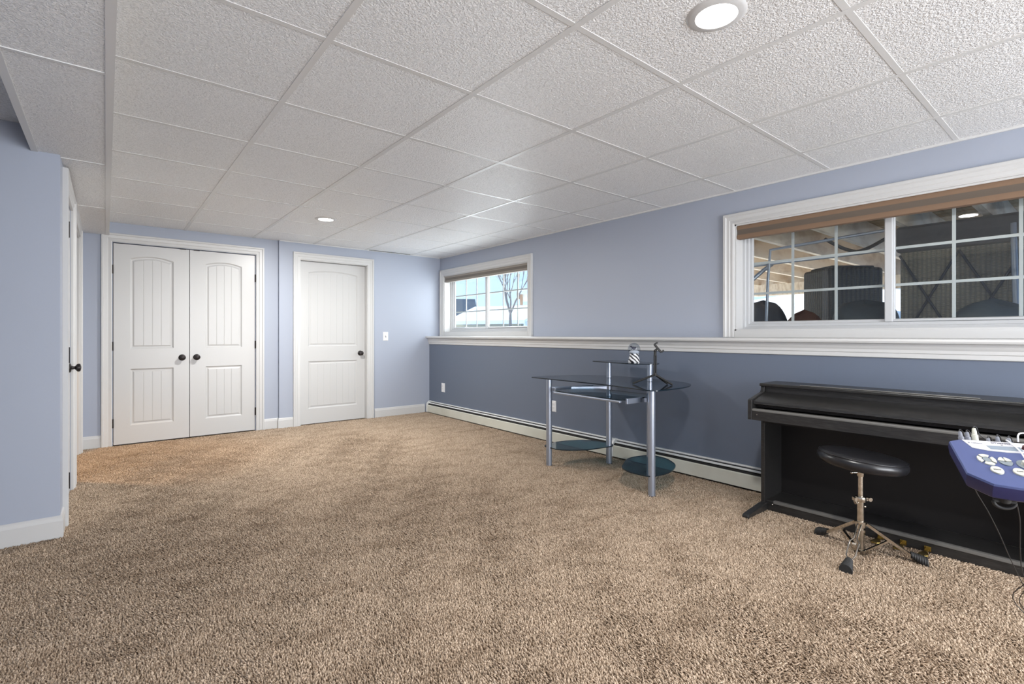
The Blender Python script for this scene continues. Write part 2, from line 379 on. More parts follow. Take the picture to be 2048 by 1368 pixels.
# dropped soffit over the left side
mb = MB(); mb.box(-.305, .020, -2.6, YC, 2.108, CEIL); sof = struct(mb.build('ceiling_soffit', M['tile'], smooth=0))
mb = MB(); mb.box(-.002, .026, -2.6, YC-.002, 2.104, 2.112); mb.box(.020, .026, -2.6, YC-.002, 2.11, CEIL)
mb.box(-.311, -.283, -2.6, YC-.002, 2.104, 2.112); mb.box(-.311, -.305, -2.6, YC-.002, 2.11, CEIL)
mb.build('corner_angle', M['grid'], sof, smooth=0)
mb = MB()
for y in (-1.46, -.16, 1.13, 2.43, 3.74, 5.03): mb.box(-.283, -.002, y-.008, y+.008, 2.1045, 2.112)
mb.build('soffit_tee', M['grid'], sof, smooth=0)

# right wall above the ledge, with two window openings
W1 = (4.352, 6.205, 1.148, 1.968); W2 = (-.010, 1.902, 1.148, 1.975)
struct(holed_wall('wall_right', M['wall'], rect(-2.8, YC+.3, 1.0, CEIL+.1), [rect(*W1[:2], *W1[2:]), rect(*W2[:2], *W2[2:])], RIGHT, .19))
mb = MB(); mb.box(XH, 3.99, -2.8, YB+.2, -.1, 1.066); struct(mb.build('wall_right_lower', M['slate'], smooth=0))
# back wall: closet part is set back a little
D2 = (1.832, 2.685, 0.0, 2.035); CL = (.052, 1.346, 0, 2.042)
struct(holed_wall('wall_back', M['wall'], [(1.592, -.1), (D2[0], -.1), (D2[0], D2[3]), (D2[1], D2[3]), (D2[1], -.1), (3.9, -.1), (3.9, CEIL+.05), (1.592, CEIL+.05)], [], BACK, .22))
struct(holed_wall('wall_closet', M['wall'], [(-3.3, -.1), (CL[0], -.1), (CL[0], CL[3]), (CL[1], CL[3]), (CL[1], -.1), (1.592, -.1), (1.592, CEIL+.05), (-3.3, CEIL+.05)], [], CLOS, .12))
mb = MB(); mb.box(-.05, 3.0, 6.62, 6.66, -.1, 2.3); struct(mb.build('door_gap_shade_backing', M['black'], smooth=0))  # black backing stands in for the shade in the gaps around the doors
# left wall behind the corner, with a shut door and an open doorway
DA = (3.96, 4.745, 0, 2.005); DB = (4.99, 6.12, 0, 2.03)
struct(holed_wall('wall_left', M['wall'], [(YS+.002, -.1), (DA[0], -.1), (DA[0], DA[3]), (DA[1], DA[3]), (DA[1], -.1), (DB[0], -.1), (DB[0], DB[3]), (DB[1], DB[3]), (DB[1], -.1), (YC, -.1), (YC, CEIL), (YS+.002, CEIL)], [], LEFT, .115))
mb = MB(); mb.box(-3.3, XL-.003, YS, YS+.12, -.1, CEIL); struct(mb.build('wall_left_front', M['wall'], smooth=0))
mb = MB(); mb.box(-.90, -.78, -2.7, 2.95, -.1, CEIL); struct(mb.build('wall_light_block', M['wall'], smooth=0))  # added unseen partition, keeps rear light off the ceiling left of the soffit
mb = MB(); mb.box(-3.3, -3.2, -2.8, 7.6, -.1, CEIL); struct(mb.build('wall_far_left', M['wall'], smooth=0))
struct(holed_wall('wall_rear', M['wall'], [(-3.3, -.1), (.3, -.1), (.3, 2.1), (3.5, 2.1), (3.5, -.1), (4.1, -.1), (4.1, CEIL+.05), (-3.3, CEIL+.05)], [], REAR, .2))

# ------------------------------------------------------------------ trim
CAS = [(0, 0), (0, .013), (.008, .016), (.03, .014), (.036, .018), (.062, .020), (.068, .027), (.082, .027), (.085, .022), (.085, 0)]
def casing(name, x0, x1, z1, mapf, parent=None, z0=0, prof=CAS):
    # travel up the left leg so that "left" is outwards
    mb = MB(); sweep(mb, [(x0, z0), (x0, z1), (x1, z1), (x1, z0)], prof, lambda p, h: mapf((p.x, p.y), -h))
    return mb.build(name, M['white'], parent, smooth=25)
BASE = [(0, 0), (0, .013), (.098, .013), (.106, .009), (.118, .0085), (.126, .004), (.126, 0)]
def baseboard(name, pts):
    """polyline on the floor, board grows to the left of travel"""
    mb = MB(); sweep(mb, pts, [(h, z) for z, h in BASE], lambda p, h: Vector((p.x, p.y, h)))
    return struct(mb.build(name, M['white'], smooth=25))
baseboard('baseboard_back', [(3.54, YB), (2.783, YB)])
baseboard('baseboard_closet', [(1.748, YB), (1.592, YB), (1.592, YC), (1.432, YC)])
baseboard('baseboard_left', [(-.036, YC), (XL, YC), (XL, 6.21)])
baseboard('baseboard_left_front', [(XL, 3.872), (XL, YS), (-3.2, YS)])

# ledge on top of the half wall
mb = MB(); ap = [(0, .982), (.006, .980), (.012, .984), (.012, 1.008), (.017, 1.012), (.017, 1.030), (.026, 1.044), (.030, 1.060), (.030, 1.068), (0, 1.068)]
mb.prism(ap, lambda p: Vector((XH-p[0], -2.6, p[1])), lambda p: Vector((XH-p[0], YB-.002, p[1])))
ledge = struct(mb.build('trim_1', M['white'], smooth=25))
mb = MB(); sh = [(XR, 1.066), (3.570, 1.066), (3.560, 1.070), (3.556, 1.081), (3.560, 1.092), (3.570, 1.097), (XR, 1.097)]
mb.prism(sh, lambda p: Vector((p[0], -2.6, p[1])), lambda p: Vector((p[0], YB-.002, p[1])))
mb.build('ledge_cap', M['white'], ledge, smooth=30)

# ------------------------------------------------------------------ panel doors
def arch_poly(x0, x1, z0, zs, rise, off, n=16):
    """closed outline inset by off: bottom left, bottom right, then the arch from right to left"""
    x0 += off; x1 -= off; z0 += off
    pts = [(x0, z0), (x1, z0)]
    for i in range(n+1):
        t = i/n; x = x1+(x0-x1)*t; k = 2*t-1
        pts.append((x, zs-off+rise*(1-k*k)))
    return pts
def panel_door(name, x0, x1, z0, z1, panels, mapf, parent=None, thick=.035):
    """panels: (x0, x1, z0, z spring, rise)"""
    mb = MB(); b = mb.b
    outer = rect(x0, x1, z0, z1); holes = [arch_poly(*p, 0) for p in panels]
    polys = [outer]+holes; flat = [p for pl in polys for p in pl]
    A = [b.verts.new(mapf(p, 0)) for p in flat]
    for t in tessellate_polygon([[Vector((p[0], p[1], 0)) for p in pl] for pl in polys]): b.faces.new([A[i] for i in t])
    B = [b.verts.new(mapf(p, thick)) for p in outer]
    for i in range(4): b.faces.new((A[i], A[(i+1) % 4], B[(i+1) % 4], B[i]))
    b.faces.new(B)
    k = 4
    for p in panels:
        prev = A[k:k+len(holes[0])]; k += len(holes[0])
        for off, d in ((.004, .004), (.012, .010), (.020, .0105), (.034, .005)):
            ring = [b.verts.new(mapf(q, d)) for q in arch_poly(*p, off)]
            for i in range(len(ring)):
                j = (i+1) % len(ring); b.faces.new((prev[i], prev[j], ring[j], ring[i]))
            prev = ring
        # plank field with V grooves
        xa, xb = p[0]+.034, p[1]-.034; n = max(3, round((xb-xa)/.082)); zb = p[2]+.034
        top = lambda x: p[3]-.034+p[4]*(1-((2*(x-xa)/(xb-xa))-1)**2)
        cuts = [(xa, .005)]
        for i in range(1, n):
            xg = xa+(xb-xa)*i/n; cuts += [(xg-.0035, .005), (xg, .0070), (xg+.0035, .005)]
        cuts.append((xb, .005))
        for (xa_, da), (xb_, db) in zip(cuts, cuts[1:]):
            sub = 3 if xb_-xa_ > .02 else 1
            for s_ in range(sub):
                u0 = xa_+(xb_-xa_)*s_/sub; u1 = xa_+(xb_-xa_)*(s_+1)/sub
                d0 = da+(db-da)*s_/sub; d1 = da+(db-da)*(s_+1)/sub
                b.faces.new([b.verts.new(mapf(q, d)) for q, d in (((u0, zb), d0), ((u1, zb), d1), ((u1, top(u1)), d1), ((u0, top(u0)), d0))])
    return mb.build(name, M['door'], parent, smooth=0, clean=True)
KNOB = [(0, 0), (.033, 0), (.033, .004), (.027, .009), (.012, .012), (.0105, .028), (.016, .034), (.026, .040), (.029, .050), (.026, .058), (.012, .063), (0, .064)]
def knob(c, axis, parent, name='door_knob'):
    mb = MB(); mb.lathe(KNOB, c, 28, axis); return mb.build(name, M['bronze'], parent, smooth=40)
def hinge(mapf, x, z, parent, h=.088, out=.006):
    mb = MB(); c = mapf((x, z), -out); mb.tube([c-Vector((0, 0, h/2)), c+Vector((0, 0, h/2))], .0075, 10)
    return mb.build('hinge', M['bronze'], parent, smooth=40)

CD = lambda p, d: Vector((p[0], YC+.004+d, p[1]))
d1 = struct(panel_door('door_1', .058, .6985, .014, 2.034, [(.190, .557, .975, 1.893, .032), (.190, .557, .196, .770, 0)], CD))
d2 = struct(panel_door('door_2', .7035, 1.340, .014, 2.034, [(.847, 1.206, .975, 1.893, .032), (.847, 1.206, .196, .770, 0)], CD))
knob((.633, YC+.004, .874), (0, -1, 0), d1); knob((.766, YC+.004, .874), (0, -1, 0), d2)
for z in (1.772, 1.003, .230): hinge(CD, .053, z, d1); hinge(CD, 1.345, z, d2)
for dd, x in ((d1, .640), (d2, .765)):
    mb = MB(); mb.box(x-.028, x+.028, YC-.003, YC+.012, 2.030, 2.037); mb.build('ball_catch', M['bronze'], dd, smooth=0)
trim = struct(casing('trim_2', .047, 1.351, 2.046, CLOS))
D2M = lambda p, d: Vector((p[0], YB+.062+d, p[1]))
d3 = struct(panel_door('door_3', 1.842, 2.676, .008, 2.026, [(1.945, 2.573, .972, 1.893, .032), (1.945, 2.573, .196, .785, 0)], D2M))
knob((2.612, YB+.062, .874), (0, -1, 0), d3)
trim = struct(casing('trim_3', D2[0], D2[1], 2.036, BACK))
mb = MB(); 
for a, c in ((1.832, 1.838), (2.679, 2.685)): mb.box(a, c, YB-.002, YB+.2, 0, 2.035)
mb.box(1.832, 2.685, YB-.002, YB+.2, 2.030, 2.036)
for a, c in ((1.838, 1.850), (2.667, 2.679)): mb.box(a, c, YB+.1, YB+.14, 0, 2.030)
mb.build('door_jamb', M['white'], trim, smooth=0)
LD = lambda p, d: Vector((XL-.004-d, p[0], p[1]))
d4 = struct(panel_door('door_4', DA[0]+.006, DA[1]-.006, .014, DA[3]-.006, [(DA[0]+.12, DA[1]-.12, .975, 1.875, .032), (DA[0]+.12, DA[1]-.12, .196, .785, 0)], LD))
knob((XL-.004, DA[1]-.07, .885), (1, 0, 0), d4)
for z in (1.745, .997, .25): hinge(LD, DA[0]+.004, z, d4, .095, .026)
struct(casing('trim_4', DA[0], DA[1], DA[3], LEFT))
trim = struct(casing('trim_5', DB[0], DB[1], DB[3], LEFT))
mb = MB()
mb.box(XL-.117, XL+.002, DB[0]-.002, DB[0]+.016, 0, DB[3]); mb.box(XL-.117, XL+.002, DB[1]-.016, DB[1]+.002, 0, DB[3]); mb.box(XL-.117, XL+.002, DB[0], DB[1], DB[3]-.016, DB[3]+.002)
mb.build('door_jamb', M['white'], trim, smooth=0)
mb = MB(); mb.box(XL-.07, XL-.035, DB[1]-.019, DB[1]-.015, 1.68, 1.78); mb.build('hinge_leaf', M['enamel'], trim, smooth=0)
# room lamp in the space through the open doorway
wl = bpy.data.lights.new('hall_lamp', 'SPOT'); wl.energy = 80; wl.color = (1, .60, .25); wl.shadow_soft_size = .06; wl.spot_size = math.radians(62); wl.spot_blend = .7
wlo = bpy.data.objects.new('hall_lamp', wl); COL.objects.link(wlo); wlo.location = (-.62, 5.45, 2.15); wlo.rotation_euler = (0, math.radians(-17), 0)

# ------------------------------------------------------------------ windows
WC = [(0, 0), (0, .016), (.010, .020), (.030, .017), (.034, .021), (.056, .023), (.064, .030), (.080, .030), (.084, .026), (.084, 0)]
def window(name, y0, y1, z0, z1, xg, mid, ncol, rows, blind_mats):
    root = struct(casing(name, -y1, -y0, z1, lambda p, d: RIGHT((-p[0], p[1]), d), None, 1.099, WC))
    mb = MB(); mb.box(XR-.012, XR+.012, y0, y1, 1.097, z0+.002); mb.build('window_stool', M['white'], root, smooth=0, bevel=.003)
    t = .012
    mb = MB(); mb.box(XR-.004, xg+.06, y0-.002, y0+t, z0, z1); mb.box(XR-.004, xg+.06, y1-t, y1+.002, z0, z1)
    mb.box(XR-.004, xg+.06, y0, y1, z1-t, z1+.002); mb.box(XR-.004, xg+.06, y0, y1, z0-.002, z0+t)
    mb.build('window_jamb', M['white'], root, smooth=0)
    # vinyl frame
    f = .052; a0, a1, b0, b1 = y0+t, y1-t, z0+t, z1-t
    pr = [(0, 0), (0, .05), (-.018, .05), (-.022, .036), (-.040, .036), (-.044, .020), (-f, .020), (-f, 0)]
    mb = MB(); sweep(mb, [(a0, b0), (a0, b1), (a1, b1), (a1, b0)], pr, lambda p, h: Vector((xg+.02-h, p.x, p.y)), closed=True)
    mb.build('window_frame', M['vinyl'], root, smooth=0)
    g0, g1, h0, h1 = a0+f, a1-f, b0+f, b1-f
    for k, (s0, s1) in enumerate(((mid, g1), (g0, mid-.036))):
        dx = 0 if k else .012
        mb = MB(); sweep(mb, [(s0-.004, h0-.006), (s0-.004, h1+.006), (s1+.004, h1+.006), (s1+.004, h0-.006)], [(0, 0), (0, .022), (-.012, .022), (-.016, .010), (-.016, 0)], lambda p, h: Vector((xg+.012+dx-h, p.x, p.y)), closed=True)
        sash = mb.build('window_sash', M['vinyl'], root, smooth=0)
        mb = MB(); mb.box(xg+.010+dx, xg+.014+dx, s0, s1, h0, h1); pane = mb.build('glass_pane', M['pane'], sash, smooth=0)
        mb = MB(); i0, i1 = s0+.012, s1-.012
        for i in range(1, ncol):
            y = i0+(i1-i0)*i/ncol; mb.box(xg+.015+dx, xg+.023+dx, y-.0085, y+.0085, h0, h1)
        for z in rows: mb.box(xg+.0155+dx, xg+.0225+dx, s0, s1, z-.0085, z+.0085)
        mb.build('muntin', M['vinyl'], sash, smooth=0)
    mb = MB(); mb.box(xg-.022, xg+.02, mid-.038, mid+.002, h0-.01, h1+.01); mb.build('meeting_stile', M['vinyl'], root, smooth=0, bevel=.003)
    return root
window('window_1', *W1, 3.93, 5.345, 3, (1.442, 1.673), None)
window('window_2', *W2, 3.93, .964, 3, (1.440, 1.677), None)
def blind(y0, y1, z0, z1, m1, m2, label):
    t = thing('window_blind', label, 'window blind', (XR+.02, (y0+y1)/2, z0), 'folded woven shades at the window heads')
    h = z1-z0; n = [(0, .30, m1, 'upper_fold'), (.30, .68, m2, 'middle_band'), (.68, 1.0, m1, 'lower_fold')]
    for a, c, m_, nm in n:
        zt, zb = z1-h*a, z1-h*c
        pf = [(XR+.050, zt), (XR+.004, zt), (XR-.002+.010*(nm == 'middle_band'), (zt+zb)/2), (XR+.004, zb), (XR+.050, zb)]
        mb = MB(); mb.prism(pf, lambda p: Vector((p[0], y0, p[1])), lambda p: Vector((p[0], y1, p[1]))); mb.build(nm, m_, t, smooth=60)
    return t
blind(W1[0]+.012, W1[1]-.006, 1.872, 1.958, M['shade3'], M['shade4'], 'grey taupe folded woven shade above the small snowy-view window')
blind(W2[0]+.012, W2[1]-.016, 1.860, 1.963, M['shade'], M['shade2'], 'brown folded woven shade above the large window near the piano')

# added sliding door around the rear fill light (unseen, behind the camera)
mb = MB(); sweep(mb, [(.3, 0), (.3, 2.1), (3.5, 2.1), (3.5, 0)], [(0, 0), (0, .06), (-.06, .06), (-.06, 0)], lambda p, h: Vector((p.x, -2.66-h, p.y)), closed=True)
mb.box(1.86, 1.94, -2.72, -2.66, .05, 2.05)
struct(mb.build('rear_fill_door', M['vinyl'], smooth=0))

# ------------------------------------------------------------------ lamps
def downlight(x, y, power, label):
    t = thing('recessed_light', label, 'ceiling light', (x, y, CEIL))
    mb = MB(); mb.lathe([(.066, .0), (.070, -.008), (.088, -.006), (.098, -.002), (.100, 0), (.098, .004), (.066, .004)], (x, y, CEIL), 48); mb.build('trim_ring', M['white'], t, smooth=50)
    mb = MB(); mb.lathe([(.0, -.0035), (.067, -.0035), (.067, .002), (0, .002)], (x, y, CEIL), 40); mb.build('lens', M['lamp'], t, smooth=20)
    a = area('downlight', (x, y, CEIL-.012), (0, 0, 0), .13, .13, power, (1, .985, .955), 'DISK')
    return t
downlight(1.652, 4.88, 50, 'small round recessed ceiling light near the closet end of the ceiling')
downlight(1.655, .895, 25, 'large round recessed ceiling light close overhead by the right side')
for x, y in ((1.655, -1.6),):   # added fill lamp behind the camera, unseen and without a fixture
    area('downlight', (x, y, CEIL-.012), (0, 0, 0), .13, .13, 8, (1, .985, .955), 'DISK')

def plate(c, mapf, label, name, cat, switch=False, w=.074, h=.120, group=None):
    t = thing(name, label, cat, mapf(c, 0), group)
    x, z = c; f = lambda p, d: mapf((x+p[0], z+p[1]), -d)
    mb = MB()
    mb.loops([[f(p, d) for p in rect(-w/2+o, w/2-o, -h/2+o, h/2-o)] for o, d in ((0, 0), (0, .003), (.006, .0065))]); mb.build('cover_plate', M['plastic'], t, smooth=0)
    if switch:
        mb = MB(); mb.loops([[f(p, d) for p in rect(-.007, .007, -.013, .013)] for d in (.006, .008)]); sw = mb.build('switch_slot', M['greyplug'], t, smooth=0)
        mb = MB(); mb.loops([[f((p[0], p[1]+s_), d) for p in rect(-.0045, .0045, -.006, .006)] for d, s_ in ((.006, 0), (.017, .007))]); mb.build('toggle', M['plastic'], t, smooth=0)
    else:
        for zz in (-.020, .020):
            mb = MB(); mb.loops([[f((p[0], p[1]+zz), d) for p in rect(-.016, .016, -.014, .014)] for d in (.006, .0085)]); r_ = mb.build('receptacle', M['plastic'], t, smooth=0, bevel=.002)
            mb = MB()
            for xx in (-.006, .006): mb.loops([[f((p[0]+xx, p[1]+zz+.002), d) for p in rect(-.0012, .0012, -.004, .004)] for d in (.0084, .0090)])
            mb.build('slot', M['black'], r_, smooth=0)
    return t
plate((2.944, 1.095), BACK, 'white toggle light switch on the blue wall right of the single door', 'light_switch', 'light switch', True)
HALF = lambda p, d: Vector((XH+d, p[0], p[1]))
plate((5.935, .385), HALF, 'white wall outlet on the slate wall near the far corner', 'wall_outlet', 'outlet', w=.085, h=.125)
plate((3.742, .372), HALF, 'white wall outlet on the slate wall just behind the glass desk leg', 'wall_outlet', 'outlet', w=.075, h=.115)

# ------------------------------------------------------------------ baseboard heater
t = thing('baseboard_heater', 'long cream hydronic baseboard heater along the slate half wall', 'heater', (3.59, 2.5, 0))
y0, y1 = -2.5, 6.285
ext = lambda mb, poly, a=y0, c=y1: mb.prism(poly, lambda p: Vector((p[0], a, p[1])), lambda p: Vector((p[0], c, p[1])))
mb = MB(); ext(mb, [(3.619, .02), (3.619, .168), (3.600, .168), (3.596, .164), (3.596, .160), (3.613, .160), (3.613, .02)]); mb.build('back_plate', M['enamel'], t, smooth=30)
mb = MB(); ext(mb, [(3.554, .018), (3.554, .112), (3.560, .118), (3.564, .118), (3.559, .110), (3.559, .018)]); mb.build('front_panel', M['cream'], t, smooth=30)
mb = MB(); ext(mb, [(3.572, .138), (3.590, .147), (3.590, .150), (3.570, .141)]); mb.build('damper', M['enamel'], t, smooth=0)
mb = MB(); ext(mb, [(3.566, .03), (3.566, .126), (3.612, .150), (3.612, .03)]); mb.build('heating_element', M['fin'], t, smooth=0)
for ya, yb, nm in ((6.262, 6.292, 'end_cap'), (2.905, 2.935, 'joint_cover'), (5.40, 5.402, 'panel_seam')):
    if nm == 'panel_seam': continue
    mb = MB(); mb.prism([(3.6195, .016), (3.551, .016), (3.551, .118), (3.563, .146), (3.586, .166), (3.602, .171), (3.6195, .171)], lambda p: Vector((p[0], ya, p[1])), lambda p: Vector((p[0], yb, p[1]))); mb.build(nm, M['enamel'], t, smooth=30)

# ------------------------------------------------------------------ glass computer desk
desk = thing('computer_desk', 'smoked glass computer desk on silver tube legs before the slate wall', 'desk', (3.2, 2.6, 0))
def spline(pts, n=6):
    out = []; k = len(pts)
    for i in range(k):
        p0, p1, p2, p3 = (Vector(pts[(i+j-1) % k]) for j in range(4))
        for s_ in range(n):
            t_ = s_/n; out.append(.5*((2*p1)+(p2-p0)*t_+(2*p0-5*p1+4*p2-p3)*t_*t_+(3*p1-p0-3*p2+p3)*t_**3))
    return out
def round_poly(pts, r, n=5):
    out = []; k = len(pts)
    for i, p in enumerate(pts):
        p = Vector(p); a = Vector(pts[i-1])-p; c = Vector(pts[(i+1) % k])-p; rr = r[i] if isinstance(r, (list, tuple)) else r
        rr = min(rr, a.length*.45, c.length*.45)
        A, C_ = p+a.normalized()*rr, p+c.normalized()*rr
        for j in range(n+1):
            t_ = j/n; out.append(A*(1-t_)**2+p*2*t_*(1-t_)+C_*t_*t_)
    return out
def glass(name, poly, z, th, m, parent=desk):
    mb = MB(); b = mb.b
    bot = [b.verts.new((p[0], p[1], z-th)) for p in poly]; top = [b.verts.new((p[0], p[1], z)) for p in poly]
    f1 = b.faces.new(top); f2 = b.faces.new(list(reversed(bot)))
    for i in range(len(poly)):
        j = (i+1) % len(poly); f = b.faces.new((bot[i], bot[j], top[j], top[i])); f.material_index = 1
    return mb.build(name, [m, M['glassedge']], parent, smooth=50)
glass('desk_top', round_poly([(2.905, 3.30), (2.90, 2.40), (2.822, 2.03), (2.845, 1.955), (3.22, 1.955), (3.46, 2.06), (3.575, 2.32), (3.58, 2.9), (3.40, 3.17), (3.10, 3.28)], [.03, .6, .2, .08, .25, .2, .25, .3, .3, .3]), .746, .008, M['dglass'])
glass('raised_shelf', round_poly([(3.285, 2.93), (3.235, 2.45), (3.30, 2.29), (3.50, 2.36), (3.54, 2.62), (3.53, 2.90)], [.04, .3, .08, .1, .2, .08]), .890, .008, M['dglass'])
glass('keyboard_shelf', round_poly([(2.835, 2.935), (2.785, 2.18), (3.20, 2.21), (3.26, 3.02)], [.05, .10, .05, .05]), .664, .008, M['tglass'])
glass('lower_shelf', round_poly([(2.915, 3.15), (2.915, 2.945), (3.08, 2.81), (3.39, 2.755), (3.455, 2.85), (3.40, 3.08), (3.15, 3.20)], [.05, .08, .3, .06, .1, .2, .2]), .163, .008, M['tglass'])
glass('lower_shelf', round_poly([(2.915, 2.31), (2.868, 2.20), (2.885, 2.03), (3.08, 2.005), (3.30, 2.09), (3.42, 2.26), (3.415, 2.41), (3.20, 2.47)], [.1, .1, .06, .2, .2, .2, .08, .2]), .148, .008, M['tglass'])
LEGS = {'FL': (2.925, 3.08, .746), 'BL': (3.372, 2.80, .884), 'FR': (2.922, 2.05, .746), 'BR': (3.36, 2.375, .884)}
for k, (x, y, zt) in LEGS.items():
    mb = MB(); mb.tube([(x, y, .006), (x, y, .736)], .0248, 28)
    lg = mb.build('leg', M['silver'], desk, smooth=40)
    mb = MB(); mb.lathe([(0, 0), (.029, 0), (.029, .005), (.022, .010), (0, .010)], (x, y, 0), 24); mb.build('leg_foot', M['rubber'], lg, smooth=40)
    if zt > .8:
        mb = MB(); mb.tube([(x, y, .748), (x, y, .880)], .0215, 28); mb.build('shelf_post', M['silver'], desk, smooth=40)
mb = MB(); mb.bar((2.81, 2.90, .650), (2.772, 2.20, .650), .022, .016); mb.build('tray_front_rail', M['silver'], desk, smooth=0, bevel=.004)
for ya, yb, xa, xb in ((2.985, 2.965, 2.90, 3.35), (2.17, 2.16, 2.80, 2.96)):
    mb = MB(); mb.bar((xa, ya, .655), (xb, yb, .655), .014, .038); mb.build('slide_rail', M['silver'], desk, smooth=0, bevel=.002)
mb = MB(); mb.bar((2.922, 2.10, .660), (3.36, 2.375, .660), .02, .03); mb.build('side_bar', M['silver'], desk, smooth=0, bevel=.003)
mb = MB(); mb.bar((2.925, 3.08, .660), (3.372, 2.80, .660), .02, .03); mb.build('side_bar', M['silver'], desk, smooth=0, bevel=.003)
mb = MB(); mb.bar((3.372, 2.80, .70), (3.36, 2.375, .70), .03, .03); mb.build('cross_bar', M['silver'], desk, smooth=0, bevel=.003)

# snow globe on the raised shelf
gx, gy, gz = 3.37, 2.535, .8905
g = thing('snow_globe', 'zebra snow globe with striped base on the raised glass shelf', 'snow globe', (gx, gy, gz))
mb = MB(); mb.lathe([(0, 0), (.046, 0), (.048, .010), (.044, .022), (.040, .045), (.034, .062), (.036, .072), (0, .074)], (gx, gy, gz), 36); mb.build('globe_base', M['zebra'], g, smooth=60)
mb = MB(); mb.ball((gx, gy, gz+.110), .0505, 32, 20); mb.build('glass_ball', M['globeglass'], g, smooth=60)
mb = MB(); mb.ball((gx, gy, gz+.084), .041, 24, 12, (1, 1, .45)); mb.build('snow_mound', M['snow'], g, smooth=60)
zb = MB(); R2 = Vector((.775, -.632, 0)); c0 = Vector((gx, gy, gz+.120))
for q in (-.013, .011):
    for e in (-.004, .005): zb.tube([c0+R2*(q+e)+Vector((0, 0, -.003)), c0+R2*(q+e*1.5)+Vector((0, 0, -.023))], [.003, .0022], 8)
zb.tube([c0+R2*-.018, c0+R2*-.008+Vector((0, 0, .001)), c0+R2*.006, c0+R2*.016+Vector((0, 0, .001))], [.006, .0085, .008, .0075], 12)
zb.tube([c0+R2*-.015, c0+R2*-.024+Vector((0, 0, .012)), c0+R2*-.026+Vector((0, 0, .014))], [.006, .0045, .004], 10)
zb.tube([c0+R2*-.023+Vector((0, 0, .014)), c0+R2*-.036+Vector((0, 0, .006))], [.0048, .003], 10)
zb.build('zebra_figure', M['ink'], g, smooth=50)

# phone tripod on the desk top
px_, py_ = 3.165, 2.19; zt = .747
tp = thing('phone_tripod', 'small black phone tripod standing on the glass desk top', 'tripod', (px_, py_, zt))
ap_ = Vector((px_, py_, .822))
for fx, fy in ((3.07, 2.318), (3.245, 2.140), (3.222, 2.085)):
    mb = MB(); f_ = Vector((fx, fy, zt+.006)); mb.tube([ap_, f_], [.0085, .0070], 10); lg = mb.build('leg', M['rubber'], tp, smooth=40)
    mb = MB(); mb.ball(f_-Vector((0, 0, .0)), .006, 10, 8); mb.build('foot', M['rubber'], lg, smooth=60)
mb = MB(); mb.lathe([(0, -.010), (.012, -.008), (.013, .006), (.009, .014), (0, .014)], ap_, 16); mb.build('hub', M['rubber'], tp, smooth=40)
mb = MB()
for s_ in (-.006, .006): mb.tube([ap_+R2*s_+Vector((0, 0, .006)), Vector((px_, py_, .968))+R2*s_], .0054, 10)
mb.build('column', M['rubber'], tp, smooth=40)
top = Vector((px_, py_, .978))
mb = MB(); mb.tube([top-Vector((0, 0, .015)), top+Vector((0, 0, .012))], .010, 14); mb.ball(top+Vector((0, 0, .020)), .011, 14, 10); mb.tube([top+Vector((0, 0, .020)), top+R2*.018+Vector((0, 0, .040))], .008, 10); mb.build('ball_head', M['rubber'], tp, smooth=50)
q0 = top+R2*-.006+Vector((0, 0, .069)); q1 = top+R2*.044+Vector((0, 0, .010))
mb = MB(); mb.bar(q0, q1, .016, .014); mb.bar(q0, q0+R2*.024+Vector((0, 0, .013)), .016, .010); mb.bar(q1, q1+R2*.020+Vector((0, 0, .014)), .016, .010); mb.build('phone_clamp', M['rubber'], tp, smooth=0, bevel=.0015)

# ------------------------------------------------------------------ digital piano
PY0, PY1 = .085, 1.47
pn = thing('digital_piano', 'black woodgrain digital piano with closed lid before the slate wall', 'piano', (3.3, .78, 0))
pe = lambda mb, poly, a, c: mb.prism(poly, lambda p: Vector((p[0], a, p[1])), lambda p: Vector((p[0], c, p[1])))
ck = [(3.50, .585), (3.098, .592), (3.098, .713), (3.112, .719), (3.262, .752), (3.272, .762), (3.276, .788), (3.50, .788)]
for a, c in ((PY0, PY0+.024), (PY1-.024, PY1)):
    mb = MB(); pe(mb, ck, a, c); mb.build('end_cheek', M['piano'], pn, smooth=0, bevel=.003)
mb = MB(); mb.box(3.262, 3.505, PY0-.004, PY1+.004, .788, .807); mb.build('top_lid', M['piano'], pn, smooth=0, bevel=.005)
mb = MB(); mb.box(3.272, 3.296, .43, 1.235, .807, .812); mb.build('music_rest_ridge', M['lip'], pn, smooth=0, bevel=.002)
mb = MB(); pe(mb, [(3.50, .60), (3.30, .60), (3.30, .735), (3.286, .742), (3.286, .788), (3.50, .788)], PY0+.026, PY1-.026); mb.build('upper_body', M['piano'], pn, smooth=0)
mb = MB(); pe(mb, [(3.30, .752), (3.285, .752), (3.130, .712), (3.118, .704), (3.116, .690), (3.126, .686), (3.30, .716)], PY0+.026, PY1-.026); mb.build('key_cover', M['piano'], pn, smooth=20)
mb = MB(); pe(mb, [(3.30, .665), (3.150, .668), (3.146, .690), (3.30, .70)], PY0+.026, PY1-.026); mb.build('key_slot', M['panel'], pn, smooth=0)
mb = MB(); pe(mb, [(3.30, .592), (3.102, .592), (3.102, .655), (3.30, .655)], PY0+.026, PY1-.026); ks = mb.build('key_slip', M['piano'], pn, smooth=0)
mb = MB(); pe(mb, [(3.1005, .648), (3.1005, .655), (3.106, .6615), (3.134, .6615), (3.134, .648)], PY0+.026, PY1-.026); mb.build('slip_edge', M['lip'], ks, smooth=0)
mb = MB(); mb.lathe([(0, 0), (.0035, 0), (.003, .0012), (0, .0016)], (3.1015, 1.415, .627), 12, (-1, 0, 0)); mb.build('screw', M['chrome'], ks, smooth=40)
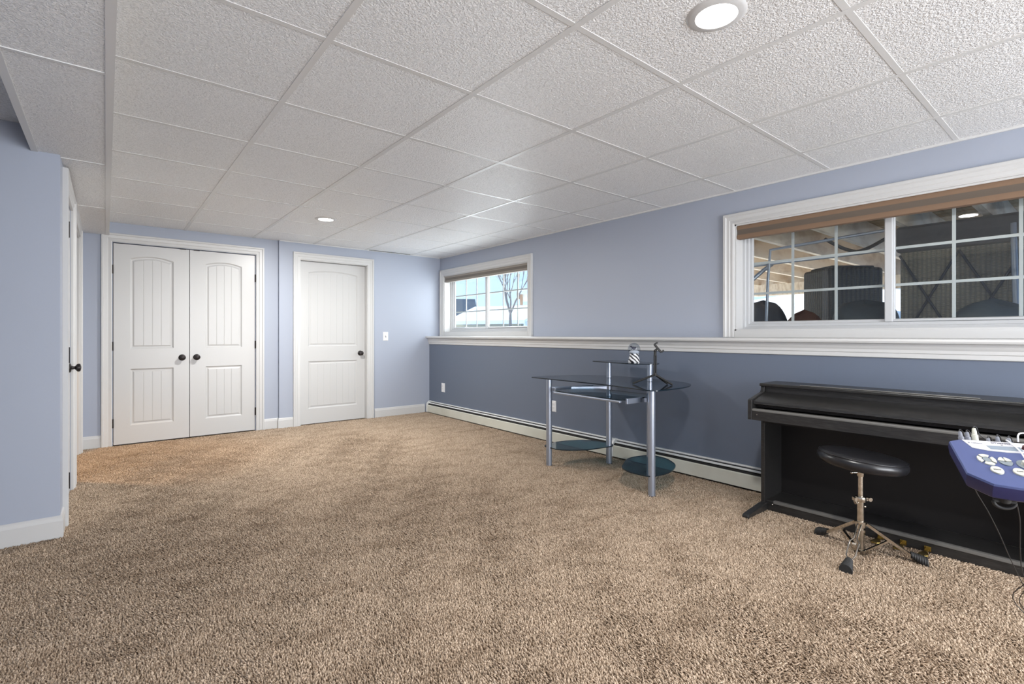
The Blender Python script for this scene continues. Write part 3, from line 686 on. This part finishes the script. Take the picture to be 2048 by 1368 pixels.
mb = MB(); pe(mb, [(3.50, .560), (3.235, .560), (3.235, .592), (3.50, .592)], PY0+.03, PY1-.03); mb.build('key_bed', M['panel'], pn, smooth=0)
for a, c in ((PY0+.018, PY0+.042), (PY1-.042, PY1-.018)):
    mb = MB(); mb.box(3.238, 3.50, a, c, .045, .592); sp = mb.build('side_panel', M['piano'], pn, smooth=0, bevel=.003)
    mb = MB(); mb.prism([(3.50, .002), (3.012, .002), (3.002, .008), (3.002, .022), (3.02, .030), (3.225, .052), (3.50, .052)], lambda p: Vector((p[0], a-.008, p[1])), lambda p: Vector((p[0], c+.008, p[1])))
    mb.build('foot', M['piano'], pn, smooth=0, bevel=.005)
mb = MB(); mb.box(3.484, 3.497, PY0+.042, PY1-.042, .07, .592); mb.build('back_panel', M['panel'], pn, smooth=0)
mb = MB(); mb.box(3.252, 3.484, PY0+.042, PY1-.042, .006, .070); pr_ = mb.build('pedal_board', M['piano'], pn, smooth=0, bevel=.002)
mb = MB(); mb.box(3.246, 3.272, PY0+.042, PY1-.09, .056, .0735); mb.build('rail_edge', M['lip'], pr_, smooth=0, bevel=.002)
mb = MB(); mb.ball((3.247, 1.385, .050), .005, 10, 8); mb.build('screw', M['chrome'], pr_, smooth=50)
for y in (.820, .722, .622):
    mb = MB(); out = [(3.252, -.010), (3.20, -.010), (3.17, -.019), (3.145, -.021), (3.132, -.012), (3.132, .012), (3.145, .021), (3.17, .019), (3.20, .010), (3.252, .010)]
    mb.prism(out, lambda p: Vector((p[0], y+p[1], .020)), lambda p: Vector((p[0], y+p[1], .027))); pd = mb.build('pedal', M['brass'], pn, smooth=0, bevel=.002)
    mb = MB(); mb.box(3.244, 3.253, y-.014, y+.014, .014, .040); mb.build('pedal_plate', M['brass'], pd, smooth=0, bevel=.002)

# ------------------------------------------------------------------ drum stool
sx0, sy0 = 2.97, .835
st = thing('drum_stool', 'round black padded drum stool on chrome tripod before the piano', 'stool', (sx0, sy0, 0))
Fd = Vector((.6326, .7745, 0)); Rd = Vector((.7745, -.6326, 0))
tilt = math.radians(5.5); ax = (Vector((0, 0, 1))+Rd*math.tan(tilt)-Fd*math.tan(math.radians(1.5))).normalized()
sc = Vector((sx0, sy0, .445))
SE = [(0, 0), (.150, .0), (.168, .004), (.186, .014), (.194, .030), (.194, .044), (.188, .056), (.184, .0585), (.182, .0625), (.176, .0660), (.150, .069), (.08, .071), (0, .0715)]
mb = MB(); mb.lathe(SE, sc, 64, ax); seat = mb.build('seat', M['vinylseat'], st, smooth=60)
mb = MB(); ring = []
u_ = ax.orthogonal().normalized(); w_ = ax.cross(u_)
ring = [sc+ax*.0595+(u_*math.cos(2*PI*k/64)+w_*math.sin(2*PI*k/64))*.1865 for k in range(65)]
mb.tube(ring, .0032, 8, False); mb.build('piping', M['vinylseat'], seat, smooth=60)
mb = MB(); mb.lathe([(0, -.004), (.09, -.004), (.09, .004), (0, .004)], sc, 32, ax); mb.build('seat_plate', M['rubber'], seat, smooth=40)
C = lambda z: Vector((sx0, sy0, z))
mb = MB(); mb.tube([C(.28), C(.437)], .0118, 20); mb.build('upper_tube', M['chrome'], st, smooth=50)
mb = MB(); mb.lathe([(0, -.03), (.016, -.03), (.018, -.012), (.018, .006), (0, .006)], C(.430), 20); mb.tube([C(.418), C(.418)-Rd*.045], [.004, .004], 8); mb.ball(C(.418)-Rd*.045, .007, 10, 8); mb.build('seat_clamp', M['chrome'], st, smooth=50)
mb = MB(); mb.tube([C(.012), C(.285)], .0158, 24); mb.build('lower_tube', M['chrome'], st, smooth=50)
mb = MB(); mb.lathe([(.016, -.014), (.024, -.012), (.026, 0), (.024, .012), (.016, .014)], C(.285), 24)
mb.bar(C(.285)-Rd*.036, C(.285)+Rd*.046, .022, .016); mb.tube([C(.285)+Rd*.040-Fd*.016, C(.285)+Rd*.040+Fd*.016], .010, 10); mb.tube([C(.278)-Rd*.03, C(.262)-Rd*.022], .008, 10); mb.build('height_collar', M['chrome'], st, smooth=40)
for dz in (.02, .125):
    mb = MB(); mb.ball(C(.245-dz*.9+.018)+Rd*.022, .0065, 10, 8); mb.build('bolt', M['chrome'], st, smooth=60)
mb = MB(); mb.lathe([(.0155, -.016), (.023, -.014), (.023, .014), (.0155, .016)], C(.158), 24); mb.lathe([(.0155, -.008), (.021, -.006), (.021, .006), (.0155, .008)], C(.125), 24); mb.build('tripod_hub', M['chrome'], st, smooth=40)
mb = MB(); mb.lathe([(0, -.014), (.018, -.014), (.022, -.006), (.022, .008), (.016, .012), (0, .012)], C(.020), 24); lowhub = mb.build('lower_hub', M['chrome'], st, smooth=40)
FEET = [Vector((3.078, 1.053, 0)), Vector((2.700, .815, 0)), Vector((3.066, .608, 0))]
for fi, f_ in enumerate(FEET):
    d = (f_-C(0)).normalized(); L_ = (f_-C(0)).length; side = d.cross(Vector((0, 0, 1)))
    a0 = C(.162)+d*.024; a1 = C(.040)+d*(L_-.045)
    mb = MB()
    if fi == 1:
        for s_ in (-1, 1):
            mb.tube([a0+side*.008*s_, a0.lerp(a1, .40)+side*.006*s_, a0.lerp(a1, .50)+side*.020*s_, a0.lerp(a1, .85)+side*.019*s_, a1+side*.006*s_, a1+d*.02+side*.005*s_-Vector((0, 0, .008))], .0035, 8)
    else: mb.bar(a0, a1, .021, .013)
    lg = mb.build('leg', M['chrome'], st, smooth=30)
    md = a0.lerp(a1, .52)
    mb = MB(); mb.bar(C(.024)+d*.02, md-Vector((0, 0, .004)), .016, .008); mb.build('brace', M['chrome'], lg, smooth=0)
    mb = MB(); mb.bar(C(.022)-d*.0, C(.022)+d*.045, .014, .016); mb.build('brace_lug', M['chrome'], lowhub, smooth=0)
    # ribbed rubber foot
    e0 = a1+Vector((0, 0, .004)); e1 = f_+d*.020+Vector((0, 0, .016))
    mb = MB(); rings = []
    for i in range(15):
        t_ = i/14; c_ = e0.lerp(e1, t_); r_ = .014+.013*t_+(.0022 if i % 2 else 0)
        zlow = min(c_.z-.002, r_)
        rings.append([c_+side*(math.cos(2*PI*k/16)*r_)+Vector((0, 0, max(math.sin(2*PI*k/16)*r_, -zlow))) for k in range(16)])
    mb.loops(rings); mb.build('rubber_foot', M['rubber'], lg, smooth=30)

# ------------------------------------------------------------------ drum module on its stand, right edge
MO = Vector((1.8465, .2865, .8277)); MA = Vector((.45017, -.89294, 0)); MBd = Vector((-.83909, -.42302, -.34202)); MN = MA.cross(MBd).normalized()
if MN.z < 0: MN = -MN
ML = lambda a, b_, h=0: MO+MA*a+MBd*b_+MN*h
dm = thing('drum_module', 'violet blue electronic drum module with pearl panel at right edge', 'drum module', ML(.085, .11, -.05))
half = [(-.024, .012), (-.034, .168), (.004, .209), (.050, .216)]
outl = [(0.0, 0.0)]+half+[(.17-a, b_) for a, b_ in reversed(half)]+[(.17, 0)]
ins = lambda s_: [(.085+(a-.085)*s_, .11+(b_-.11)*s_) for a, b_ in outl]
mb = MB(); mb.loops([[ML(a, b_, -.046) for a, b_ in ins(.90)], [ML(a, b_, -.040) for a, b_ in ins(.96)], [ML(a, b_, -.020) for a, b_ in ins(1.0)], [ML(a, b_, -.006) for a, b_ in ins(1.0)]]); mb.build('case_bottom', M['navy'], dm, smooth=30)
mb = MB(); mb.loops([[ML(a, b_, -.006) for a, b_ in ins(1.0)], [ML(a, b_, -.001) for a, b_ in ins(.985)], [ML(a, b_, 0) for a, b_ in ins(.955)]]); mb.build('case_top', M['blue'], dm, smooth=30)
def slab(poly, h0, h1, m_, name, parent, bev=0):
    mb = MB(); mb.loops([[ML(a, b_, h0) for a, b_ in poly], [ML(a, b_, h1) for a, b_ in poly]]); return mb.build(name, m_, parent, smooth=40, bevel=bev)
wp = [(.006, .004), (.016, .044), (.045, .0535), (.085, .0565), (.125, .0535), (.154, .044), (.164, .004)]
pw = slab(wp, -.002, .0016, M['panelwhite'], 'display_panel', dm)
slab([(.050, .0285), (.119, .0265), (.119, .0475), (.054, .0455)], .001, .0022, M['lcd'], 'screen', pw)
def text3d(s_, a, b_, size, m_, parent, name, h=.0020):
    cu = bpy.data.curves.new(name, 'FONT'); cu.body = s_; cu.size = size; cu.align_x = 'CENTER'; cu.align_y = 'CENTER'; cu.extrude = .0002
    to = bpy.data.objects.new(name, cu); dg = bpy.context.evaluated_depsgraph_get()
    COL.objects.link(to); dg.update(); me = bpy.data.meshes.new_from_object(to.evaluated_get(dg)); COL.objects.unlink(to); bpy.data.objects.remove(to)
    me.materials.append(m_); o = bpy.data.objects.new(name, me); COL.objects.link(o)
    mw = Matrix((( MA.x, -MBd.x, MN.x, 0), (MA.y, -MBd.y, MN.y, 0), (MA.z, -MBd.z, MN.z, 0), (0, 0, 0, 1))); mw.translation = ML(a, b_, h)
    o.parent = parent; o.matrix_world = mw
    return o
bpy.context.view_layer.update()
# lettering sits on the panel; a part of it
text3d('DTXPRESS', .085, .0125, .0088, M['ink'], dm, 'lettering'); text3d('III', .085, .0205, .0062, M['ink'], dm, 'lettering')
text3d('YAMAHA', .033, .0195, .0056, M['greyplug'], dm, 'lettering')
mb = MB(); mb.lathe([(0, 0), (.0022, 0), (.0022, .0004), (0, .0004)], ML(.0165, .0185, .0016), 16, MN); mb.build('emblem', M['greyplug'], dm, smooth=0)
def ell(ca, cb, ra, rb, t0=0, t1=2*PI, n=20, inner=None):
    o_ = [(ca+ra*math.cos(t0+(t1-t0)*i/n), cb+rb*math.sin(t0+(t1-t0)*i/n)) for i in range(n+(0 if t1-t0 > 6.2 else 1))]
    if inner: o_ += [(ca+inner*ra*math.cos(t1-(t1-t0)*i/n), cb+inner*rb*math.sin(t1-(t1-t0)*i/n)) for i in range(n+1)]
    return o_
for q in range(4):
    t0 = q*PI/2+PI/4+.16; slab(ell(.0265, .101, .0185, .0245, t0, t0+PI/2-.32, 8, .50), -.001, .0035, M['button'], 'button', dm, .0006)
slab(ell(.0265, .101, .0075, .0105), -.001, .003, M['greybutton'], 'button', dm, .0006)
slab(ell(.0625, .1035, .0135, .0185, PI+.12, PI*1.5-.15, 8, .18), -.001, .0035, M['button'], 'button', dm, .0006)
slab(ell(.0625, .1035, .0135, .0185, PI*1.5+.15, 2*PI-.12, 8, .18), -.001, .0035, M['button'], 'button', dm, .0006)
slab(ell(.0625, .1035, .0135, .0185, .15, PI-.15, 10, .18), -.001, .0030, M['greybutton'], 'button', dm, .0006)
b1 = slab(ell(.031, .1485, .0125, .0165), -.001, .004, M['button'], 'button', dm, .001)
b2 = slab(ell(.074, .1490, .0125, .0165), -.001, .004, M['button'], 'button', dm, .001)
text3d('SONG', .031, .1485, .0052, M['ink'], dm, 'lettering', .0044); text3d('CLICK', .074, .149, .0046, M['ink'], dm, 'lettering', .0044)
slab(ell(.100, .112, .018, .022), -.001, .002, M['greybutton'], 'dial_ring', dm); mb = MB(); mb.lathe([(0, 0), (.010, 0), (.009, .010), (0, .011)], ML(.100, .112, .001), 20, MN); mb.build('dial', M['button'], dm, smooth=40)
mb = MB(); mb.lathe([(0, 0), (.0062, 0), (.0055, .010), (0, .011)], ML(.126, .034, .001), 16, MN); mb.build('knob', M['maroon'], dm, smooth=40)
# clamp, wing screw and post under the module
pc = ML(.085, .12, -.05)
mb = MB(); mb.tube([pc, pc+Vector((.03, -.05, -.06))], .013, 12); mb.build('mount_arm', M['rubber'], dm, smooth=40)
wsc = ML(.040, .185, -.062)
mb = MB(); mb.tube([wsc, ML(.040, .185, -.040)], .012, 12)
arc = [wsc+MA*(.021*math.cos(t_))+Vector((0, 0, -.016*math.sin(t_)-.002)) for t_ in [PI*i/14 for i in range(15)]]
mb.tube(arc, .004, 10); mb.bar(wsc-MA*.021, wsc+MA*.021, .010, .006); mb.build('wing_screw', M['rubber'], dm, smooth=40)
pole = pc+Vector((.03, -.05, -.06)); pole = Vector((pole.x+.02, pole.y-.075, 0))
mb = MB(); mb.tube([pc+Vector((.03, -.05, -.06)), Vector((pole.x, pole.y, pc.z-.09))], .013, 12); mb.build('cross_arm', M['rubber'], dm, smooth=40)
mb = MB(); mb.tube([Vector((pole.x, pole.y, .012)), Vector((pole.x, pole.y, pc.z-.06))], .019, 18); mb.build('stand_post', M['rubber'], dm, smooth=40)
mb = MB(); mb.lathe([(0, 0), (.13, 0), (.13, .008), (.03, .014), (0, .014)], (pole.x, pole.y, 0), 32); mb.build('stand_base', M['rubber'], dm, smooth=40)

# plugs and cords at the module
def cord(name, pts, r, m_, label, cat='cord', n=8):
    P = [Vector(p) for p in pts]; out = []
    for i in range(len(P)-1):
        p0, p1, p2, p3 = P[max(i-1, 0)], P[i], P[i+1], P[min(i+2, len(P)-1)]
        for s_ in range(n):
            t_ = s_/n; out.append(.5*((2*p1)+(p2-p0)*t_+(2*p0-5*p1+4*p2-p3)*t_*t_+(3*p1-p0-3*p2+p3)*t_**3))
    out.append(P[-1])
    mb = MB(); mb.tube(out, r, 8); return tag(mb.build(name, m_, None, smooth=60), label, cat)
back = -MBd
def plug(a, lean, m_, label, L_=.034, r=.0068, wire=True, wm=None):
    t = thing('cable_plug', label, 'plug', ML(a, -.004, -.014))
    d = (back*.75+MN*.75+MA*lean).normalized(); c = ML(a, -.004, -.016)
    mb = MB(); mb.lathe([(0, 0), (r*.9, 0), (r, .004), (r, L_*.55), (r*.72, L_*.60), (r*.72, L_*.8), (r*.55, L_), (0, L_)], c, 16, d); mb.build('plug_body', m_, t, smooth=40)
    if wire:
        e = c+d*L_; mb = MB()
        pts = [e, e+d*.004, e+d*.002+back*.014+MA*.010-Vector((0, 0, .006)), e+back*.035+MA*.05-Vector((0, 0, .05)), e+back*.03+MA*(.26-a*.3)-Vector((0, 0, .09+a*.1)), e+back*.02+MA*(.36-a*.5)-Vector((0, 0, .35)), Vector((e.x+.16, e.y-.36+a*.3, .006))]
        out = []
        for i in range(len(pts)-1):
            p0, p1, p2, p3 = pts[max(i-1, 0)], pts[i], pts[i+1], pts[min(i+2, len(pts)-1)]
            for s_ in range(6):
                t_ = s_/6; out.append(.5*((2*p1)+(p2-p0)*t_+(2*p0-5*p1+4*p2-p3)*t_*t_+(3*p1-p0-3*p2+p3)*t_**3))
        out.append(pts[-1]); mb.tube(out, .0015, 6); mb.build('wire', wm or M['cord'], t, smooth=60)
    return t
plug(.012, -.05, M['greyplug'], 'dark grey plug leftmost along the back of the blue drum module')
plug(.026, .0, M['greyplug'], 'grey plug between the leftmost plug and the ivory plug')
plug(.041, .05, M['button'], 'ivory plug standing highest behind the blue drum module', .046, .0075)
plug(.068, .1, M['greyplug'], 'low grey plug just right of the ivory plug', .020, .006)
plug(.090, .0, M['greyplug'], 'grey plug behind the module name on the pearl panel', .026, .006)
plug(.112, .05, M['greyplug'], 'grey plug behind the white cord on the blue module', .024, .007)
cord('headphone_cord', [ML(.102, -.004, .004), ML(.104, .010, .006), ML(.1095, .05, .005), ML(.106, .09, .005), ML(.098, .15, .007), ML(.092, .200, .007), ML(.092, .226, -.004), ML(.094, .232, -.05), Vector((1.64, .085, .55)), Vector((1.66, .04, .20)), Vector((1.72, -.02, .004))], .0018, M['wcord'], 'thin white cord draped over the blue drum module')
cord('headphone_cord', [ML(.128, -.006, .0), ML(.128, -.012, .016), ML(.134, -.015, .022), ML(.145, -.014, .021), ML(.155, -.010, .006)], .0019, M['wcord'], 'white looped cord arching at the back of the drum module')
FW = Vector((.6326, .7745, 0)); RT = Vector((.7745, -.6326, 0))
def at(u, v, D): return Vector((0, 0, 1.12))+FW*D+RT*((u-1024)/994*D)+Vector((0, 0, (669-v)/994*D))
cord('cable', [ML(.030, .150, -.047), at(1948, 970, 1.36), at(1978, 1026, 1.46), at(2000, 1070, 1.52), at(2022, 1120, 1.60), at(2048, 1172, 1.66), at(2100, 1260, 1.75), Vector((1.95, -.62, .007))], .0013, M['cord'], 'long thin black cable slanting down from left of the module')
cord('cable', [ML(.080, .150, -.047), at(2031, 992, 1.34), at(2040, 1040, 1.40), at(2041, 1110, 1.45), at(2050, 1160, 1.48), at(2090, 1260, 1.55), Vector((1.80, -.66, .007))], .0014, M['cord'], 'black cable hanging nearly straight under the drum module')

# ------------------------------------------------------------------ outside
def ground(x, y):
    d = max(0, x-4.1); return .98+min(d, 3)*.01+max(0, d-3)*.030+.05*math.sin(x*.7+y*.45)*min(1, d/6)+1.0*math.exp(-((x-11)/1.8)**2-((y-3.6)/2.6)**2)
mb = MB(); NX, NY = 60, 70; grid = []
for i in range(NX+1):
    x = 4.12+(i/NX)**2.2*80
    grid.append([mb.b.verts.new((x, -14+j*(120/NY), ground(x, -14+j*(120/NY)))) for j in range(NY+1)])
for i in range(NX):
    for j in range(NY): mb.b.faces.new((grid[i][j], grid[i+1][j], grid[i+1][j+1], grid[i][j+1]))
struct(mb.build('snow_ground', M['snow'], smooth=60))

def house(name, c, wx, wy, wall_h, roof_h, m_roof, m_wall, label, z0, rot=0, eave=.5, m_gable=None):
    """gabled house: ridge along local x"""
    t = thing(name, label, 'house', (c[0], c[1], z0), 'houses beyond the snowy yard')
    ca, sa = math.cos(rot), math.sin(rot)
    f = lambda x, y, z: Vector((c[0]+x*ca-y*sa, c[1]+x*sa+y*ca, z0+z))
    mb = MB(); mb.loops([[f(x, -wy/2, 0), f(x, wy/2, 0), f(x, wy/2, wall_h), f(x, 0, wall_h+roof_h*(wy/(wy+2*eave))), f(x, -wy/2, wall_h)] for x in (-wx/2, wx/2)]); mb.build('wall', m_wall, t, smooth=0)
    hy = wy/2+eave; drop = roof_h*eave/(wy/2+eave)
    for s_, nm in ((-1, 'roof'), (1, 'roof')):
        mb = MB(); mb.loops([[f(x, s_*hy, wall_h-drop), f(x, 0, wall_h+roof_h-drop), f(x, 0, wall_h+roof_h-drop+.22), f(x, s_*hy, wall_h-drop+.22)] for x in (-wx/2-eave, wx/2+eave)]); mb.build(nm, m_roof, t, smooth=0)
    for s_ in (-1, 1):
        mb = MB(); xx = s_*(wx/2+eave)
        for q in (-1, 1): mb.bar(f(xx, q*hy, wall_h-drop-.08), f(xx, 0, wall_h+roof_h-drop-.08), .12, .22)
        mb.build('rake_board', m_gable or M['soffitbrown'], t, smooth=0)
    return t
# snow-roofed bungalow behind the tree, broad roof slope towards us
p = at(1010, 655, 31)
house('house', (p.x+1.2, p.y+1.0), 4.4, 6.4, .85, 1.05, M['snow'], M['siding'], 'long house with a broad snow-covered roof behind the bare tree', 1.0, math.radians(-64), .4, M['hwhite'])
p = at(1181, 655, 19.8)
house('house', (p.x, p.y), 4.9, 3.2, 1.75, .95, M['snow'], M['siding'], 'tan house with snowy roof and brown eaves right of the bare tree', 1.0, math.radians(-42), .35)
p = at(905, 650, 42)
house('house', (p.x-.5, p.y+1), 5.0, 4.0, 1.3, 1.5, M['slateroof'], M['siding'], 'house with a dark slate roof at the left of the snowy view', 1.4, math.radians(-30), .4, M['hwhite'])
# wooded hill
mb = MB(); rnd = random.Random(3)
for i in range(150):
    u = rnd.uniform(860, 962); D = rnd.uniform(62, 75); v = 645-rnd.uniform(0, 34)*max(.25, min(1, (u-880)/40))*(1 if u < 935 else max(.2, (966-u)/30))
    q = at(u, v, D); r_ = rnd.uniform(.6, 1.1); mb.loops([[q+Vector((math.cos(k*PI/3)*r_*s_, math.sin(k*PI/3)*r_*s_, h)) for k in range(6)] for s_, h in ((1, -3.2), (.9, -.8), (.55, .3), (.05, 1.0))])
tag(mb.build('woods', M['conifer'], None, smooth=0), 'dark bare woods on the far hill left of the snowy roof', 'trees', None, 'stuff')

# bare yard tree
tb = at(1021, 656, 13); tb.z = ground(tb.x, tb.y)-.1
tr = thing('yard_tree', 'leafless grey tree in the snow outside the small window', 'tree', tb)
rt = random.Random(5); mbt = MB(); mbb = MB()
def branch(p, d, L_, r, lev):
    q = p+d*L_; m1 = p.lerp(q, .5)+Vector((rt.uniform(-1, 1), rt.uniform(-1, 1), 0))*L_*.04
    (mbt if lev == 0 else mbb).tube([p, m1, q], [r, r*.85, r*.62], 6 if lev < 2 else 3)
    if lev >= 5: return
    for k in range(4 if lev == 0 else 3):
        a = rt.uniform(0, 2*PI); sp = rt.uniform(.22, .55)
        s1 = d.orthogonal().normalized(); s2 = d.cross(s1)
        nd = (d*math.cos(sp)+(s1*math.cos(a)+s2*math.sin(a))*math.sin(sp)); nd.z += .22; nd.normalize()
        branch(p.lerp(q, rt.uniform(.55, 1.0) if lev else rt.uniform(.75, 1)), nd, L_*rt.uniform(.58, .8) if lev else rt.uniform(.55, .75), r*.52, lev+1)
branch(tb, Vector((.02, .02, 1)).normalized(), .80, .05, 0)
mbt.build('trunk', M['bark'], tr, smooth=60); mbb.build('branches', M['bark'], tr, smooth=0)

# deck over the large window: joists run out from the house
dk = thing('deck', 'weathered wooden deck seen from below through the large window', 'deck', (6, 2, 1.0))
JZ = 1.93
for i in range(11):
    y = -.35+i*.46
    mb = MB(); mb.box(4.16, 9.0, y-.022, y+.022, JZ, JZ+.225); mb.build('joist', M['deckwood'], dk, smooth=0)
k = 0
for i in range(35):
    x = 4.14+i*.142
    mb = MB(); mb.box(x, x+.134, -.45, 4.40, JZ+.225, JZ+.257); mb.build('deck_board', M['decktan'], dk, smooth=0)
mb = MB(); mb.box(9.0, 9.05, -.45, 4.4, JZ-.02, JZ+.225); mb.build('rim_joist', M['deckwood'], dk, smooth=0)
mb = MB(); mb.box(8.3, 8.44, -.45, 4.4, JZ-.18, JZ); mb.build('beam', M['deckwood'], dk, smooth=0)
for y in (-.3, 4.2):
    mb = MB(); mb.box(8.3, 8.44, y-.07, y+.07, ground(8.4, y)-.05, JZ-.18); mb.build('post', M['deckwood'], dk, smooth=0)

# patio furniture stored under the deck
def puffy(name, c, sx_, sy_, sz_, m_, label, cat, rot=0, p_=2.6, seedv=1, group=None):
    """a draped cover: superellipsoid dome with folds, flat on the ground"""
    mb = MB(); rr = random.Random(seedv); n, k = 40, 14; rings = []
    ph = [rr.uniform(0, 6) for _ in range(4)]
    ca, sa = math.cos(rot), math.sin(rot)
    for j in range(k+1):
        t_ = j/k; z = sz_*(1-(1-t_)**1.0); f = max(0.0, 1-t_**p_)**(1/p_); ring = []
        for i in range(n):
            a = 2*PI*i/n; fold = 1+.035*math.sin(7*a+ph[0])*(1-t_)+.03*math.sin(3*a+ph[1])
            cx = math.copysign(abs(math.cos(a))**.75, math.cos(a)); sy = math.copysign(abs(math.sin(a))**.75, math.sin(a))
            x, y = sx_*cx*f*fold, sy_*sy*f*fold
            ring.append(Vector((c[0]+x*ca-y*sa, c[1]+x*sa+y*ca, c[2]+z+.02*math.sin(2*a+ph[2])*t_)))
        rings.append(ring)
    mb.loops(rings)
    return tag(mb.build(name, m_, None, smooth=60), label, cat, group)
GZ = .985
# tall wicker cabinet-like chair back
def wicker_block(name, c, w, d, h, rot, m_, label, cat):
    t = thing(name, label, cat, (c[0], c[1], GZ))
    ca, sa = math.cos(rot), math.sin(rot); f = lambda x, y, z: Vector((c[0]+x*ca-y*sa, c[1]+x*sa+y*ca, GZ+z))
    mb = MB(); mb.loops([[f(x, y, z) for x, y in ((-w/2, -d/2), (w/2, -d/2), (w/2, d/2), (-w/2, d/2))] for z in (0, h)]); mb.build('woven_shell', m_, t, smooth=0, bevel=.03, seg=3)
    mb = MB(); mb.loops([[f(x, y, z) for x, y in ((-w/2+.05, -d/2+.05), (w/2-.05, -d/2+.05), (w/2-.05, d/2-.05), (-w/2+.05, d/2-.05))] for z in (h-.01, h+.02)]); mb.build('cushion_top', M['tarp'], t, smooth=0, bevel=.01)
    return t
p = at(1693, 600, 4.55)
wicker_block('wicker_chair', (p.x+.2, p.y+.1), .50, .42, .755, math.radians(-39), M['darkwicker'], 'dark wicker chair standing under the deck, left half of the large window', 'patio chair')
# long wicker sofa back with crossed straps
q0, q1 = at(1800, 640, 3.70), at(2110, 640, 3.10)
dv = Vector((q1.x-q0.x, q1.y-q0.y, 0)); Ls = dv.length; dv.normalize(); nv = Vector((dv.y, -dv.x, 0))
if nv.dot(FW) > 0: nv = -nv
t = thing('wicker_sofa', 'wicker sofa set on end behind the right sash with crossed straps', 'patio sofa', (q0.x, q0.y, GZ))
g_ = lambda s_, n_, z: Vector((q0.x, q0.y, GZ+z))+dv*s_+nv*n_
mb = MB(); mb.loops([[g_(s_, n_, z) for s_, n_ in ((0, 0), (Ls, 0), (Ls, -.30), (0, -.30))] for z in (0, .76)]); mb.build('woven_back', M['wicker'], t, smooth=0, bevel=.02)
mb = MB(); mb.loops([[g_(s_, n_, z) for s_, n_ in ((-.02, .03), (Ls+.02, .03), (Ls+.02, -.34), (-.02, -.34))] for z in (.74, .93)]); mb.build('folded_cover', M['blacktarp'], t, smooth=0, bevel=.02)
mb = MB(); n = 3; w_ = Ls/2.35
for i in range(3):
    a = i*w_
    for z0_, z1_ in ((.06, .72), (.72, .06)): mb.tube([g_(a, .008, z0_), g_(min(a+w_, Ls), .008, z0_+(z1_-z0_)*min(1, (Ls-a)/w_))], .008, 8)
mb.build('strap', M['cord'], t, smooth=60)
mb = MB(); mb.box(0, 0, 0, 0, 0, 0) if False else mb.tube([g_(.62, .02, 0), g_(.60, .02, .86)], .018, 10); mb.build('corner_post', M['alu'], t, smooth=50)
q = at(1985, 660, 3.10); puffy('grill_cover', (q.x+.05, q.y+.0, GZ), .26, .14, .345, M['tarp'], 'rounded black cover low in the right pane of the large window', 'cover', math.radians(-50), 2.6, 2)
q = at(1728, 660, 3.95); puffy('cushion_cover', (q.x+.10, q.y+.02, GZ), .26, .13, .40, M['tarp'], 'dark green cover in front of the wicker chair', 'cover', math.radians(-40), 3.4, 3)
q = at(1540, 660, 4.6); puffy('table_cover', (q.x+.18, q.y+.14, GZ), .22, .22, .45, M['blacktarp'], 'charcoal draped cover at the left end of the large window', 'cover', math.radians(-30), 2.4, 4)
q = at(1605, 660, 4.3); puffy('seat_cushion', (q.x+.04, q.y+.0, GZ), .20, .14, .335, M['rust'], 'reddish brown cushion pile between the charcoal cover and the wicker chair', 'cushion', math.radians(-30), 2.2, 5)
# grey tubes shaped after the muntin reflection in the left sash
t = thing('muntin_reflection', 'grey tubes standing in for the muntin reflection in the left sash', 'reflection', at(1530, 660, 4.05))
fr_ = [at(1531, 655, 4.05), at(1536, 560, 4.05), at(1541, 500, 4.0), at(1600, 490, 3.9), at(1685, 475, 3.78), at(1768, 461, 3.65)]
fr_[0].z = GZ
mb = MB(); mb.tube(fr_, .011, 10); mb.build('reflection_tube', M['alu'], t, smooth=50)
mb = MB(); mb.tube([at(1505, 532, 4.1), at(1560, 525, 4.03), at(1660, 514, 3.93), at(1772, 500, 3.80)], .012, 10); mb.build('reflection_tube', M['alu'], t, smooth=50)
mb = MB(); mb.tube([at(1505, 560, 4.12), at(1528, 540, 4.1), at(1545, 528, 4.06)], .016, 10); mb.build('reflection_tube', M['alu'], t, smooth=50)
# hanging dark straps below the joists
for i, (a_, c_) in enumerate(((at(1650, 478, 3.95), at(1725, 506, 3.95)), (at(1695, 508, 4.05), at(1772, 477, 4.0)))):
    cord('hanging_strap', [a_, a_.lerp(c_, .5)-Vector((0, 0, .02)), c_], .014, M['rubber'], ('dark strap slung below the joists sloping down right', 'dark strap slung below the joists rising to the window mullion')[i], 'strap')
